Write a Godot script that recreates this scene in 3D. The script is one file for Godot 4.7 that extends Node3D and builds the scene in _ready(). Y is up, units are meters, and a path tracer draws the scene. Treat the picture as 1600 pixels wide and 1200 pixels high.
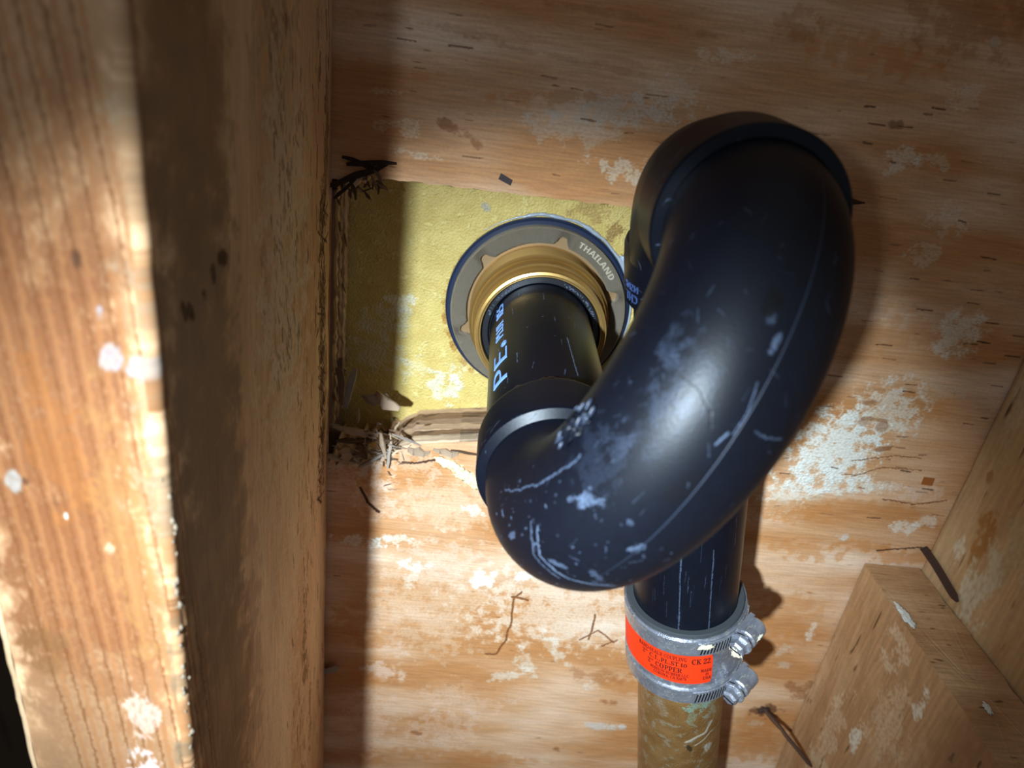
extends Node3D
# An open joist bay under a shower, seen from below: plywood overhead, a joist on either side, a shower drain with its trap and a coupling to a copper pipe.
# Every measure is given as (x, j, u): x across the joists, j along them, u height above the lens, in metres.
const UP := 1.9          # height of the lens above the crawl space floor
const CEIL := 0.3872     # underside of the plywood
const PAN := 0.430       # underside of the shower pan above it

func W(x: float, j: float, u: float) -> Vector3:
	return Vector3(x, u + UP, -j)
func D(x: float, j: float, u: float) -> Vector3:
	return Vector3(x, u, -j)

# ------------------------------------------------------------------ mesh builder
class MB:
	var v := PackedVector3Array()
	var t := PackedVector2Array()
	var idx := PackedInt32Array()
	var pairs := []
	func add(p: Vector3, uv := Vector2.ZERO) -> int:
		v.append(p); t.append(uv)
		return v.size() - 1
	func tri(a: int, b: int, c: int) -> void:
		if v[a] == v[b] or v[b] == v[c] or v[a] == v[c]:
			return
		idx.append(a); idx.append(b); idx.append(c)
	# rows of points; each row has a coordinate in rv, each column in cv
	func grid(rows: Array, rv: PackedFloat32Array, cv: PackedFloat32Array, wrap := false) -> void:
		var n: int = rows[0].size()
		var base := v.size()
		for r in rows.size():
			for c in n:
				add(rows[r][c], Vector2(cv[c], rv[r]))
			if wrap:
				pairs.append(Vector2i(base + r * n, base + r * n + n - 1))
		for r in rows.size() - 1:
			for c in n - 1:
				var a := base + r * n + c
				tri(a, a + 1, a + n + 1)
				tri(a, a + n + 1, a + n)
	func fan(ring: PackedVector3Array, center: Vector3, back := false) -> void:
		var c := add(center, Vector2(0.5, 0.5))
		var s := v.size()
		for p in ring:
			add(p, Vector2(0.5, 0.5))
		for k in ring.size() - 1:
			if back: tri(c, s + k + 1, s + k)
			else: tri(c, s + k, s + k + 1)
	func face(pts: Array) -> void:      # one flat polygon with its own vertices
		var s := v.size()
		var o: Vector3 = pts[0]
		var ax: Vector3 = (pts[1] - o).normalized()
		var nn: Vector3 = ax.cross(pts[2] - o).normalized()
		var ay := nn.cross(ax)
		for p in pts:
			add(p, Vector2((p - o).dot(ax), (p - o).dot(ay)) * 6.0)
		for k in range(1, pts.size() - 1):
			tri(s, s + k, s + k + 1)
	func hexa(p: Array) -> void:        # eight corners: 0-3 one end, 4-7 the other
		face([p[0], p[1], p[2], p[3]]); face([p[7], p[6], p[5], p[4]])
		for k in 4:
			face([p[k], p[k + 4], p[(k + 1) % 4 + 4], p[(k + 1) % 4]])
	func box(o: Vector3, ax: Vector3, ay: Vector3, az: Vector3) -> void:   # centre and half axes
		hexa([o - ax - ay - az, o + ax - ay - az, o + ax + ay - az, o - ax + ay - az, o - ax - ay + az, o + ax - ay + az, o + ax + ay + az, o - ax + ay + az])
	func mesh(orient := true, flip := false) -> ArrayMesh:
		if orient:
			var mid := Vector3.ZERO
			for p in v: mid += p
			mid /= maxf(1.0, v.size())
			var vol := 0.0
			for k in range(0, idx.size(), 3):
				vol += (v[idx[k]] - mid).dot((v[idx[k + 1]] - mid).cross(v[idx[k + 2]] - mid))
			flip = vol > 0.0
		if flip:
			for k in range(0, idx.size(), 3):
				var s := idx[k + 1]
				idx[k + 1] = idx[k + 2]; idx[k + 2] = s
		var n := PackedVector3Array()
		n.resize(v.size())
		for k in range(0, idx.size(), 3):
			var a := idx[k]; var b := idx[k + 1]; var c := idx[k + 2]
			var m := (v[c] - v[a]).cross(v[b] - v[a])
			n[a] += m; n[b] += m; n[c] += m
		for p in pairs:
			var m: Vector3 = n[p.x] + n[p.y]
			n[p.x] = m; n[p.y] = m
		for k in n.size():
			n[k] = n[k].normalized() if n[k].length() > 1e-20 else Vector3.UP
		var arr := []
		arr.resize(Mesh.ARRAY_MAX)
		arr[Mesh.ARRAY_VERTEX] = v; arr[Mesh.ARRAY_NORMAL] = n; arr[Mesh.ARRAY_TEX_UV] = t; arr[Mesh.ARRAY_INDEX] = idx
		var m := ArrayMesh.new()
		m.add_surface_from_arrays(Mesh.PRIMITIVE_TRIANGLES, arr)
		return m

# a round frame: points at (s along the axis, angle f in degrees, radius r)
class Cyl:
	var o: Vector3; var d: Vector3; var a: Vector3; var b: Vector3
	func _init(origin: Vector3, axis: Vector3, toward: Vector3, side: Vector3):
		o = origin; d = axis.normalized()
		a = (toward - d * toward.dot(d)).normalized()
		b = d.cross(a)
		if b.dot(side) < 0: b = -b
	func at(s: float, f: float, r: float) -> Vector3:
		var q := deg_to_rad(f)
		return o + d * s + (a * cos(q) + b * sin(q)) * r
	func radial(f: float) -> Vector3:
		var q := deg_to_rad(f)
		return a * cos(q) + b * sin(q)
	func tangent(f: float) -> Vector3:
		var q := deg_to_rad(f)
		return b * cos(q) - a * sin(q)

# turned shape: closed outline of (radius, along), corners sharper than about 40 degrees stay sharp
func lathe(c: Cyl, prof: Array, f0 := -180.0, f1 := 180.0, segs := 96, wob = null, mb: MB = null) -> MB:
	if mb == null: mb = MB.new()
	var pts := []
	var n := prof.size()
	for k in n:
		var p: Vector2 = prof[k]
		pts.append(p)
		var nx: Vector2 = prof[(k + 1) % n] - p
		var pv: Vector2 = p - prof[(k - 1 + n) % n]
		if k > 0 and absf(pv.angle_to(nx)) > 0.6:
			pts.append(p)
	pts.append(prof[0])
	var rows := []
	var rv := PackedFloat32Array()
	var cv := PackedFloat32Array()
	for k in segs + 1: cv.append(float(k) / segs)
	var len := 0.0
	for k in pts.size():
		if k > 0: len += pts[k].distance_to(pts[k - 1])
		rv.append(len * 10.0)
		var row := PackedVector3Array()
		for g in segs + 1:
			var f := lerpf(f0, f1, float(g) / segs)
			var r: float = pts[k].x
			if wob != null: r += wob.call(f, pts[k].y)
			row.append(c.at(pts[k].y, f, r))
		rows.append(row)
	mb.grid(rows, rv, cv, f1 - f0 > 359.9)
	if f1 - f0 < 359.9:
		for e in [0, segs]:
			var ring := PackedVector3Array()
			for r in rows: ring.append(r[e])
			var m := Vector3.ZERO
			for p in ring: m += p
			mb.fan(ring, m / ring.size(), e == 0)
	return mb

# a tube along points, radius by place (0..1) and angle; capped
func sweep(path: PackedVector3Array, rad: Callable, segs := 24, hint := Vector3(0.3, 0.1, 1.0), vlen := 1.0) -> MB:
	var mb := MB.new()
	var rows := []
	var rv := PackedFloat32Array()
	var cv := PackedFloat32Array()
	for k in segs + 1: cv.append(float(k) / segs)
	var total := 0.0
	for k in range(1, path.size()): total += path[k].distance_to(path[k - 1])
	var run := 0.0
	for k in path.size():
		if k > 0: run += path[k].distance_to(path[k - 1])
		var dir := (path[mini(k + 1, path.size() - 1)] - path[maxi(k - 1, 0)]).normalized()
		var a := (hint - dir * hint.dot(dir)).normalized()
		var b := dir.cross(a)
		var row := PackedVector3Array()
		for g in segs + 1:
			var q := TAU * g / segs
			var r: float = rad.call(run / total, q)
			row.append(path[k] + (a * cos(q) + b * sin(q)) * r)
		rows.append(row)
		rv.append(run * vlen)
	mb.grid(rows, rv, cv, true)
	mb.fan(rows[0], path[0], true)
	mb.fan(rows[-1], path[-1])
	return mb

func lump(o: Vector3, ax: Vector3, ay: Vector3, az: Vector3, sd: int, rough := 0.25, n := 12) -> MB:
	var nz := FastNoiseLite.new()
	nz.seed = sd; nz.frequency = 0.9
	var mb := MB.new()
	var rows := []
	var rv := PackedFloat32Array(); var cv := PackedFloat32Array()
	for k in 2 * n + 1: cv.append(float(k) / (2 * n))
	for i in n + 1:
		var th := PI * i / n
		var row := PackedVector3Array()
		for k in 2 * n + 1:
			var ph := TAU * (k % (2 * n)) / (2 * n)
			var q := Vector3(sin(th) * cos(ph), cos(th), sin(th) * sin(ph))
			var s := 1.0 + rough * nz.get_noise_3d(q.x * 1.6, q.y * 1.6, q.z * 1.6) * 2.0
			row.append(o + (ax * q.x + ay * q.y + az * q.z) * s)
		rows.append(row); rv.append(float(i) / n)
	mb.grid(rows, rv, cv, true)
	return mb

# a torn splinter of wood, thick in the middle and ragged at the ends
func shard(o: Vector3, dir: Vector3, len: float, w: float, th: float, rng: RandomNumberGenerator) -> MB:
	var mb := MB.new()
	var d := dir.normalized()
	var a := d.cross(Vector3(0.2, 0.9, 0.3)).normalized()
	var b := d.cross(a)
	var rows := []
	var m := 5
	for i in m:
		var s := float(i) / (m - 1)
		var c := o + d * (s - 0.5) * len + (a * rng.randf_range(-0.3, 0.3) * w + b * rng.randf_range(-0.25, 0.25) * w)
		var k := (0.35 + 0.65 * sin(PI * clampf(s * 0.9 + 0.08, 0.0, 1.0))) * rng.randf_range(0.8, 1.15)
		rows.append([c - a * w * k - b * th * k, c + a * w * k * rng.randf_range(0.7, 1.1) - b * th * k, c + a * w * k + b * th * k, c - a * w * k * rng.randf_range(0.7, 1.1) + b * th * k])
	for i in m - 1:
		for k in 4:
			mb.face([rows[i][k], rows[i + 1][k], rows[i + 1][(k + 1) % 4], rows[i][(k + 1) % 4]])
	mb.face([rows[0][0], rows[0][1], rows[0][2], rows[0][3]])
	mb.face([rows[-1][3], rows[-1][2], rows[-1][1], rows[-1][0]])
	return mb

# lettering of a given width and capital height, cut fine enough to be bent, then laid on a surface by to(x, y, z)
func letters(txt: String, wide: float, high: float, to: Callable, serif := false, bold := false, depth := 0.0003, most := 0.0014) -> ArrayMesh:
	var tm := TextMesh.new()
	var f := SystemFont.new()
	f.font_names = PackedStringArray(["Droid Serif" if serif else "Droid Sans"])
	f.font_weight = 700 if bold else 400
	tm.font = f
	tm.text = txt; tm.font_size = 64; tm.pixel_size = 0.0002; tm.depth = 0.001
	tm.horizontal_alignment = HORIZONTAL_ALIGNMENT_LEFT
	tm.curve_step = 4.0
	var arr := tm.get_mesh_arrays()
	var v: PackedVector3Array = arr[Mesh.ARRAY_VERTEX]
	var ix: PackedInt32Array = arr[Mesh.ARRAY_INDEX]
	var mb := MB.new()
	var box := AABB(v[0], Vector3.ZERO)
	for q in v: box = box.expand(q)
	var base := -1.0e9      # baseline: the foot of a capital, set apart from commas that hang below
	for q in v:
		if q.x < box.position.x + box.size.x * 0.06: base = q.y if base < -1.0e8 else minf(base, q.y)
	var cap := box.position.y + box.size.y - base
	if txt == "®" or txt.begins_with("2"): base = box.position.y; cap = box.size.y
	for k in v.size():
		v[k] = Vector3((v[k].x - box.position.x) / box.size.x * wide, (v[k].y - base) / cap * high, (v[k].z - box.position.z) / box.size.z * depth)
	var todo := []
	for k in range(0, ix.size(), 3):
		todo.append([v[ix[k]], v[ix[k + 1]], v[ix[k + 2]]])
	while todo.size():
		var q: Array = todo.pop_back()
		var far := 0; var best := 0.0
		for k in 3:
			var l: float = q[k].distance_to(q[(k + 1) % 3])
			if l > best: best = l; far = k
		if best > most:
			var m: Vector3 = (q[far] + q[(far + 1) % 3]) * 0.5
			todo.append([q[far], m, q[(far + 2) % 3]])
			todo.append([m, q[(far + 1) % 3], q[(far + 2) % 3]])
			continue
		var s := mb.v.size()
		for p in q: mb.add(to.call(p.x, p.y, p.z))
		mb.tri(s, s + 1, s + 2)
	return mb.mesh()

# ------------------------------------------------------------------ scene tree
func put(called: String, mesh: Mesh, m: Material, parent: Node3D = null) -> MeshInstance3D:
	var o := MeshInstance3D.new()
	o.name = called
	o.mesh = mesh
	o.material_override = m
	o.cast_shadow = GeometryInstance3D.SHADOW_CASTING_SETTING_ON
	(parent if parent else self).add_child(o, true)
	return o
func thing(called: String, label: String, category: String, group := "") -> Node3D:
	var o := Node3D.new()
	o.name = called
	add_child(o, true)
	tag(o, label, category, group)
	return o
func tag(o: Node, label: String, category: String, group := "") -> void:
	o.set_meta("label", label); o.set_meta("category", category)
	if group: o.set_meta("group", group)

# ------------------------------------------------------------------ surfaces
func noise(w: int, h: int, sx: float, sy: float, fr: float, sd: int, oct := 3) -> PackedByteArray:
	var f := FastNoiseLite.new()
	f.noise_type = FastNoiseLite.TYPE_SIMPLEX_SMOOTH
	f.seed = sd; f.frequency = fr; f.fractal_octaves = oct
	var im := f.get_image(maxi(4, int(w / sx)), maxi(4, int(h / sy)), false, false, true)
	im.convert(Image.FORMAT_L8)
	im.resize(w, h, Image.INTERPOLATE_CUBIC)
	return im.get_data()

class Paint:
	var w: int; var h: int
	var col: PackedByteArray; var hgt: PackedByteArray; var edge: PackedByteArray; var fine: PackedByteArray
	# origin and size of the painted patch in metres
	var x0: float; var y0: float; var sx: float; var sy: float
	func px(x: float) -> float: return (x - x0) / sx * w
	func py(y: float) -> float: return (y - y0) / sy * h
	# a ragged blot: centre, half sizes in metres, turn in degrees, colour, strength, raise of the relief (-1..1)
	func blot(x: float, y: float, rx: float, ry: float, turn: float, c: Color, k := 1.0, up := 0.0, rag := 1.0, streak := 0.0) -> void:
		var cx := px(x); var cy := py(y)
		var ax := rx / sx * w; var ay := ry / sy * h
		var m := maxf(ax, ay) * 1.5
		var cs := cos(deg_to_rad(turn)); var sn := sin(deg_to_rad(turn))
		for yy in range(maxi(0, int(cy - m)), mini(h, int(cy + m) + 1)):
			for xx in range(maxi(0, int(cx - m)), mini(w, int(cx + m) + 1)):
				var dx := xx - cx; var dy := yy - cy
				var p := (dx * cs + dy * sn) / ax; var q := (dy * cs - dx * sn) / ay
				var d := p * p + q * q
				if d > 2.2: continue
				var i := yy * w + xx
				var e := (edge[i] - 128) / 128.0
				var g := (fine[i] - 128) / 128.0
				var s := clampf((1.0 - d + rag * (e * 1.3 + g * 0.45)) * 1.5, 0.0, 1.0)
				if streak > 0.0: s *= clampf(1.0 + streak * g * 1.6, 0.0, 1.0)
				s *= k
				if s <= 0.01: continue
				var b := i * 3
				col[b] = int(lerpf(col[b], c.r8 * (0.97 + 0.06 * g), s))
				col[b + 1] = int(lerpf(col[b + 1], c.g8 * (0.97 + 0.06 * g), s))
				col[b + 2] = int(lerpf(col[b + 2], c.b8 * (0.97 + 0.06 * g), s))
				if up != 0.0:
					hgt[i] = clampi(hgt[i] + int(up * s * (70.0 + 40.0 * absf(e) + 45.0 * g)), 0, 255)
	func line(pts: Array, wid: float, c: Color, k := 1.0, up := 0.0, wob := 0.001) -> void:
		for n in pts.size() - 1:
			var a := Vector2(px(pts[n].x), py(pts[n].y)); var b := Vector2(px(pts[n + 1].x), py(pts[n + 1].y))
			var steps := int(a.distance_to(b) * 1.5) + 1
			for s in steps:
				var p := a.lerp(b, float(s) / steps)
				var i0 := clampi(int(p.y), 0, h - 1) * w + clampi(int(p.x), 0, w - 1)
				p += Vector2((edge[i0] - 128) / 128.0, (fine[i0] - 128) / 128.0) * (wob / sx * w)
				var r := wid / sx * w * 0.5 * (0.6 + 0.8 * fine[i0] / 255.0)
				for yy in range(int(p.y - r), int(p.y + r) + 1):
					for xx in range(int(p.x - r), int(p.x + r) + 1):
						if xx < 0 or yy < 0 or xx >= w or yy >= h: continue
						if Vector2(xx, yy).distance_to(p) > r + 0.4: continue
						var b3 := (yy * w + xx) * 3
						col[b3] = int(lerpf(col[b3], c.r8, k)); col[b3 + 1] = int(lerpf(col[b3 + 1], c.g8, k)); col[b3 + 2] = int(lerpf(col[b3 + 2], c.b8, k))
						hgt[yy * w + xx] = clampi(hgt[yy * w + xx] + int(up * 40.0), 0, 255)
	func images() -> Array:
		var a := Image.create_from_data(w, h, false, Image.FORMAT_RGB8, col)
		var b := Image.create_from_data(w, h, false, Image.FORMAT_L8, hgt)
		return [ImageTexture.create_from_image(a), ImageTexture.create_from_image(b)]

# wood: pale early grain, darker late grain, fibres and short checks; grain runs along the first axis
func wood(w: int, h: int, rect: Rect2, sd: int, pale: Color, dark: Color, deep: Color, band := 14.0, checks := 0.8, rings := 0.0) -> Paint:
	var p := Paint.new()
	p.w = w; p.h = h; p.x0 = rect.position.x; p.y0 = rect.position.y; p.sx = rect.size.x; p.sy = rect.size.y
	var g1 := noise(w, h, 9.0, 1.0, 1.0 / band / 4.0, sd, 4)
	var g2 := noise(w, h, 14.0, 1.0, 0.22, sd + 1, 2)
	var g3 := noise(w, h, 6.0, 3.0, 0.02, sd + 2, 2)
	var g4 := noise(w, h, 7.0, 1.0, 0.12, sd + 3, 2)
	p.edge = noise(w, h, 1.0, 1.0, 0.035, sd + 4, 4)
	p.fine = noise(w, h, 1.6, 1.0, 0.25, sd + 5, 2)
	var col := PackedByteArray(); col.resize(w * h * 3)
	var hg := PackedByteArray(); hg.resize(w * h)
	var pr := pale.r8; var pg := pale.g8; var pb := pale.b8
	var dr := dark.r8 - pr; var dg := dark.g8 - pg; var db := dark.b8 - pb
	var lim := int(255.0 * checks)
	for i in w * h:
		var a: float = (g1[i] * 0.65 + g3[i] * 0.6 - 60.0) / 150.0
		if rings > 0.0:
			a = a * 0.45 + 0.55 * pow(0.5 + 0.5 * sin((i / w) * rings + g3[i] * 0.09 + g1[i] * 0.02), 3.0)
		a = clampf(a, 0.0, 1.0)
		var f: float = 0.88 + g2[i] * 0.00062 + p.fine[i] * 0.0003
		var r: float = (pr + dr * a) * f; var g: float = (pg + dg * a) * f; var b: float = (pb + db * a) * f
		var z: float = 150.0 - a * 34.0 + (g2[i] - 128) * 0.16
		if g4[i] > lim:
			var k := minf(1.0, (g4[i] - lim) * 0.05) * 0.8
			r = lerpf(r, deep.r8, k); g = lerpf(g, deep.g8, k); b = lerpf(b, deep.b8, k); z -= 70.0 * k
		col[i * 3] = clampi(int(r), 0, 255); col[i * 3 + 1] = clampi(int(g), 0, 255); col[i * 3 + 2] = clampi(int(b), 0, 255)
		hg[i] = clampi(int(z), 0, 255)
	p.col = col; p.hgt = hg
	return p

func mat(c: Color, rough := 0.7, metal := 0.0, spec := 0.5) -> StandardMaterial3D:
	var m := StandardMaterial3D.new()
	m.albedo_color = c; m.roughness = rough; m.metallic = metal; m.metallic_specular = spec
	return m
func skin(p: Paint, rough: float, relief: float, spec := 0.35) -> StandardMaterial3D:
	var t := p.images()
	var m := mat(Color.WHITE, rough, 0.0, spec)
	m.albedo_texture = t[0]
	m.heightmap_enabled = true; m.heightmap_texture = t[1]; m.heightmap_scale = relief
	return m
# plain material with a mottled tone: two colours mixed by noise, some relief
func mottle(sd: int, a: Color, b: Color, c: Color, thr: float, rough: float, metal: float, relief: float, scale := 0.06, w := 384) -> Paint:
	var p := Paint.new()
	p.w = w; p.h = w; p.x0 = 0; p.y0 = 0; p.sx = 1; p.sy = 1
	var n1 := noise(w, w, 1.0, 1.0, scale * 0.4, sd, 4)
	var n2 := noise(w, w, 1.0, 1.0, scale * 4.0, sd + 1, 2)
	var n3 := noise(w, w, 1.0, 1.0, scale * 0.7, sd + 2, 4)
	p.edge = n3; p.fine = n2
	var col := PackedByteArray(); col.resize(w * w * 3)
	var hg := PackedByteArray(); hg.resize(w * w)
	for i in w * w:
		var q := a.lerp(b, clampf((n1[i] * 0.7 + n2[i] * 0.3) / 255.0 * 1.6 - 0.3, 0.0, 1.0))
		var k := clampf(((n3[i] * 0.75 + n2[i] * 0.25) / 255.0 - thr) * 9.0, 0.0, 1.0)
		q = q.lerp(c, k)
		col[i * 3] = q.r8; col[i * 3 + 1] = q.g8; col[i * 3 + 2] = q.b8
		hg[i] = clampi(int(110 + (n2[i] - 128) * 0.5 + k * 60.0), 0, 255)
	p.col = col; p.hgt = hg
	return p

# ------------------------------------------------------------------ lumber
# a sawn timber running along j; its outline is walked bottom, right side, top, left side, with eased corners
func lumber(x0: float, x1: float, ub: Callable, u1: float, j0: float, j1: float, nj: int, sd: int, rough: float, rect: Rect2, ease := 0.003, drop := 0.0) -> ArrayMesh:
	var nz := FastNoiseLite.new()
	nz.seed = sd; nz.frequency = 1.0; nz.fractal_octaves = 4
	var mb := MB.new()
	var rows := []
	var rv := PackedFloat32Array()
	var cv := PackedFloat32Array()
	var w := x1 - x0
	for r in nj + 1:
		var j := lerpf(j0, j1, float(r) / nj)
		rv.append((j - rect.position.x) / rect.size.x)
		var u0: float = ub.call(j)
		var row := PackedVector3Array()
		var line := []      # (x, u, outward x, outward u, perimeter)
		var h := u1 - u0
		var corner := [Vector2(x0, u0), Vector2(x1, u0), Vector2(x1, u1), Vector2(x0, u1)]
		var out := [Vector2(0, -1), Vector2(1, 0), Vector2(0, 1), Vector2(-1, 0)]
		var v := 0.0
		for k in 4:
			var a: Vector2 = corner[k]; var b: Vector2 = corner[(k + 1) % 4]
			var len: float = w if k % 2 == 0 else (u1 - ub.call(0.1))
			var n := 14 if k % 2 == 0 else 48
			var dir := (b - a).normalized()
			for m in n + 1:
				var s := float(m) / n
				var p := a + dir * lerpf(ease, a.distance_to(b) - ease, s)
				line.append([p, out[k], v + len * s])
			v += len
			# the eased corner
			var nx: Vector2 = out[(k + 1) % 4]
			var mid: Vector2 = b - dir * ease * 0.3 + nx * 0.0 - out[k] * 0.0
			line.append([b - dir * ease * 0.29 - (corner[(k + 1) % 4] - corner[(k + 2) % 4]).normalized() * ease * 0.29, (out[k] + nx).normalized(), v])
		line.append([line[0][0], line[0][1], v])
		for e in line:
			var p: Vector2 = e[0]; var o: Vector2 = e[1]; var vv: float = e[2]
			var d := nz.get_noise_2d(j * 9.0, vv * 60.0) * rough + nz.get_noise_2d(j * 60.0, vv * 220.0 + 50.0) * rough * 0.45
			if absf(u1 - p.y) < 0.002: d = minf(d, 0.0)
			p += o * d
			row.append(W(p.x, j, p.y))
			if r == 0: cv.append((vv - rect.position.y) / rect.size.y)
		rows.append(row)
	mb.grid(rows, rv, cv, false)
	var mid0 := W((x0 + x1) / 2, j0, (ub.call(j0) + u1) / 2)
	var mid1 := W((x0 + x1) / 2, j1, (ub.call(j1) + u1) / 2)
	# end grain: rings of points drawn in to the middle
	for e in 2:
		var ring: PackedVector3Array = rows[0] if e == 0 else rows[-1]
		var mid := mid0 if e == 0 else mid1
		var er := []
		var erv := PackedFloat32Array()
		for k in 9:
			var s := float(k) / 8
			var rr := PackedVector3Array()
			for p in ring:
				var q := p.lerp(mid, s)
				if k > 0 and k < 8: q.z += nz.get_noise_2d(q.x * 160.0, q.y * 160.0) * rough * 0.35
				rr.append(q)
			er.append(rr); erv.append(rv[0] + s * 0.05)
		if e == 1: er.reverse()
		var from_v := mb.v.size()
		mb.grid(er, erv, cv, false)
		for k in range(from_v, mb.v.size()):
			mb.t[k] = Vector2((mb.v[k].y - UP) / rect.size.y * 1.6 , (mb.v[k].x - x0) / rect.size.x * 1.6 + 0.5)
	for k in mb.t.size(): mb.t[k] = Vector2(mb.t[k].y, mb.t[k].x)      # grain along the timber
	return mb.mesh()

func _ready() -> void:
	# ---------------------------------------------------------------- camera
	var cam := Camera3D.new()
	cam.name = "camera"
	cam.keep_aspect = Camera3D.KEEP_HEIGHT
	cam.fov = rad_to_deg(2.0 * atan(600.0 / 1118.69))
	cam.near = 0.01; cam.far = 50.0
	cam.transform = Transform3D(Basis(D(0.99224, -0.12389, -0.01015), -D(0.10644, 0.88903, -0.44529), -D(0.06419, 0.44076, 0.89533)), W(0, 0, 0))
	var at := CameraAttributesPhysical.new()
	at.frustum_focal_length = 6.3
	at.frustum_focus_distance = 0.365
	at.exposure_aperture = 2.3
	at.auto_exposure_enabled = false
	at.exposure_multiplier = 1.0
	add_child(cam)
	cam.attributes = at
	cam.fov = rad_to_deg(2.0 * atan(600.0 / 1118.69))     # again: the lens given above would change it
	cam.current = true
	# ---------------------------------------------------------------- surroundings and exposure
	var env := Environment.new()
	env.background_mode = Environment.BG_COLOR
	env.background_color = Color(0.125, 0.125, 0.129).linear_to_srgb()
	env.tonemap_mode = Environment.TONE_MAPPER_LINEAR
	env.tonemap_exposure = 1.0
	env.sdfgi_enabled = true; env.ssao_enabled = true; env.ssil_enabled = true
	var we := WorldEnvironment.new()
	we.name = "surroundings"
	we.environment = env
	add_child(we)
	# ---------------------------------------------------------------- the flashlight held left of the lens: bright core, corona and weak wide spill
	var from := W(-0.138, -0.030, -0.190)
	for beam in [["flashlight_core", 22.0, 1.0, 1.04], ["flashlight_corona", 22.5, 0.22, 0.20], ["flashlight_spill", 46.0, 1.0, 0.050]]:
		var s := SpotLight3D.new()
		s.name = beam[0]
		add_child(s)
		s.position = from
		s.look_at(W(0.058, 0.296, CEIL), Vector3(1, 0, 0))
		s.light_color = Color(0.86, 0.94, 1.0)
		s.spot_range = 6.0; s.spot_attenuation = 2.0
		s.light_size = 0.008
		s.shadow_enabled = true
		s.spot_angle = beam[1]; s.spot_angle_attenuation = beam[2]; s.light_energy = beam[3]
	build_structure()
	build_drain()
	build_trap()
	build_arm()
	build_small()

# colours of wood and of what has been smeared on it
const chalk := Color(0.90, 0.90, 0.86)
const dull := Color(0.80, 0.74, 0.68)
const pinkish := Color(0.88, 0.75, 0.66)
const rust := Color(0.52, 0.30, 0.15)
const burnt := Color(0.28, 0.17, 0.10)
const amber := Color(0.74, 0.48, 0.25)

var m_splint: Array
var m_ply: Array

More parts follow.
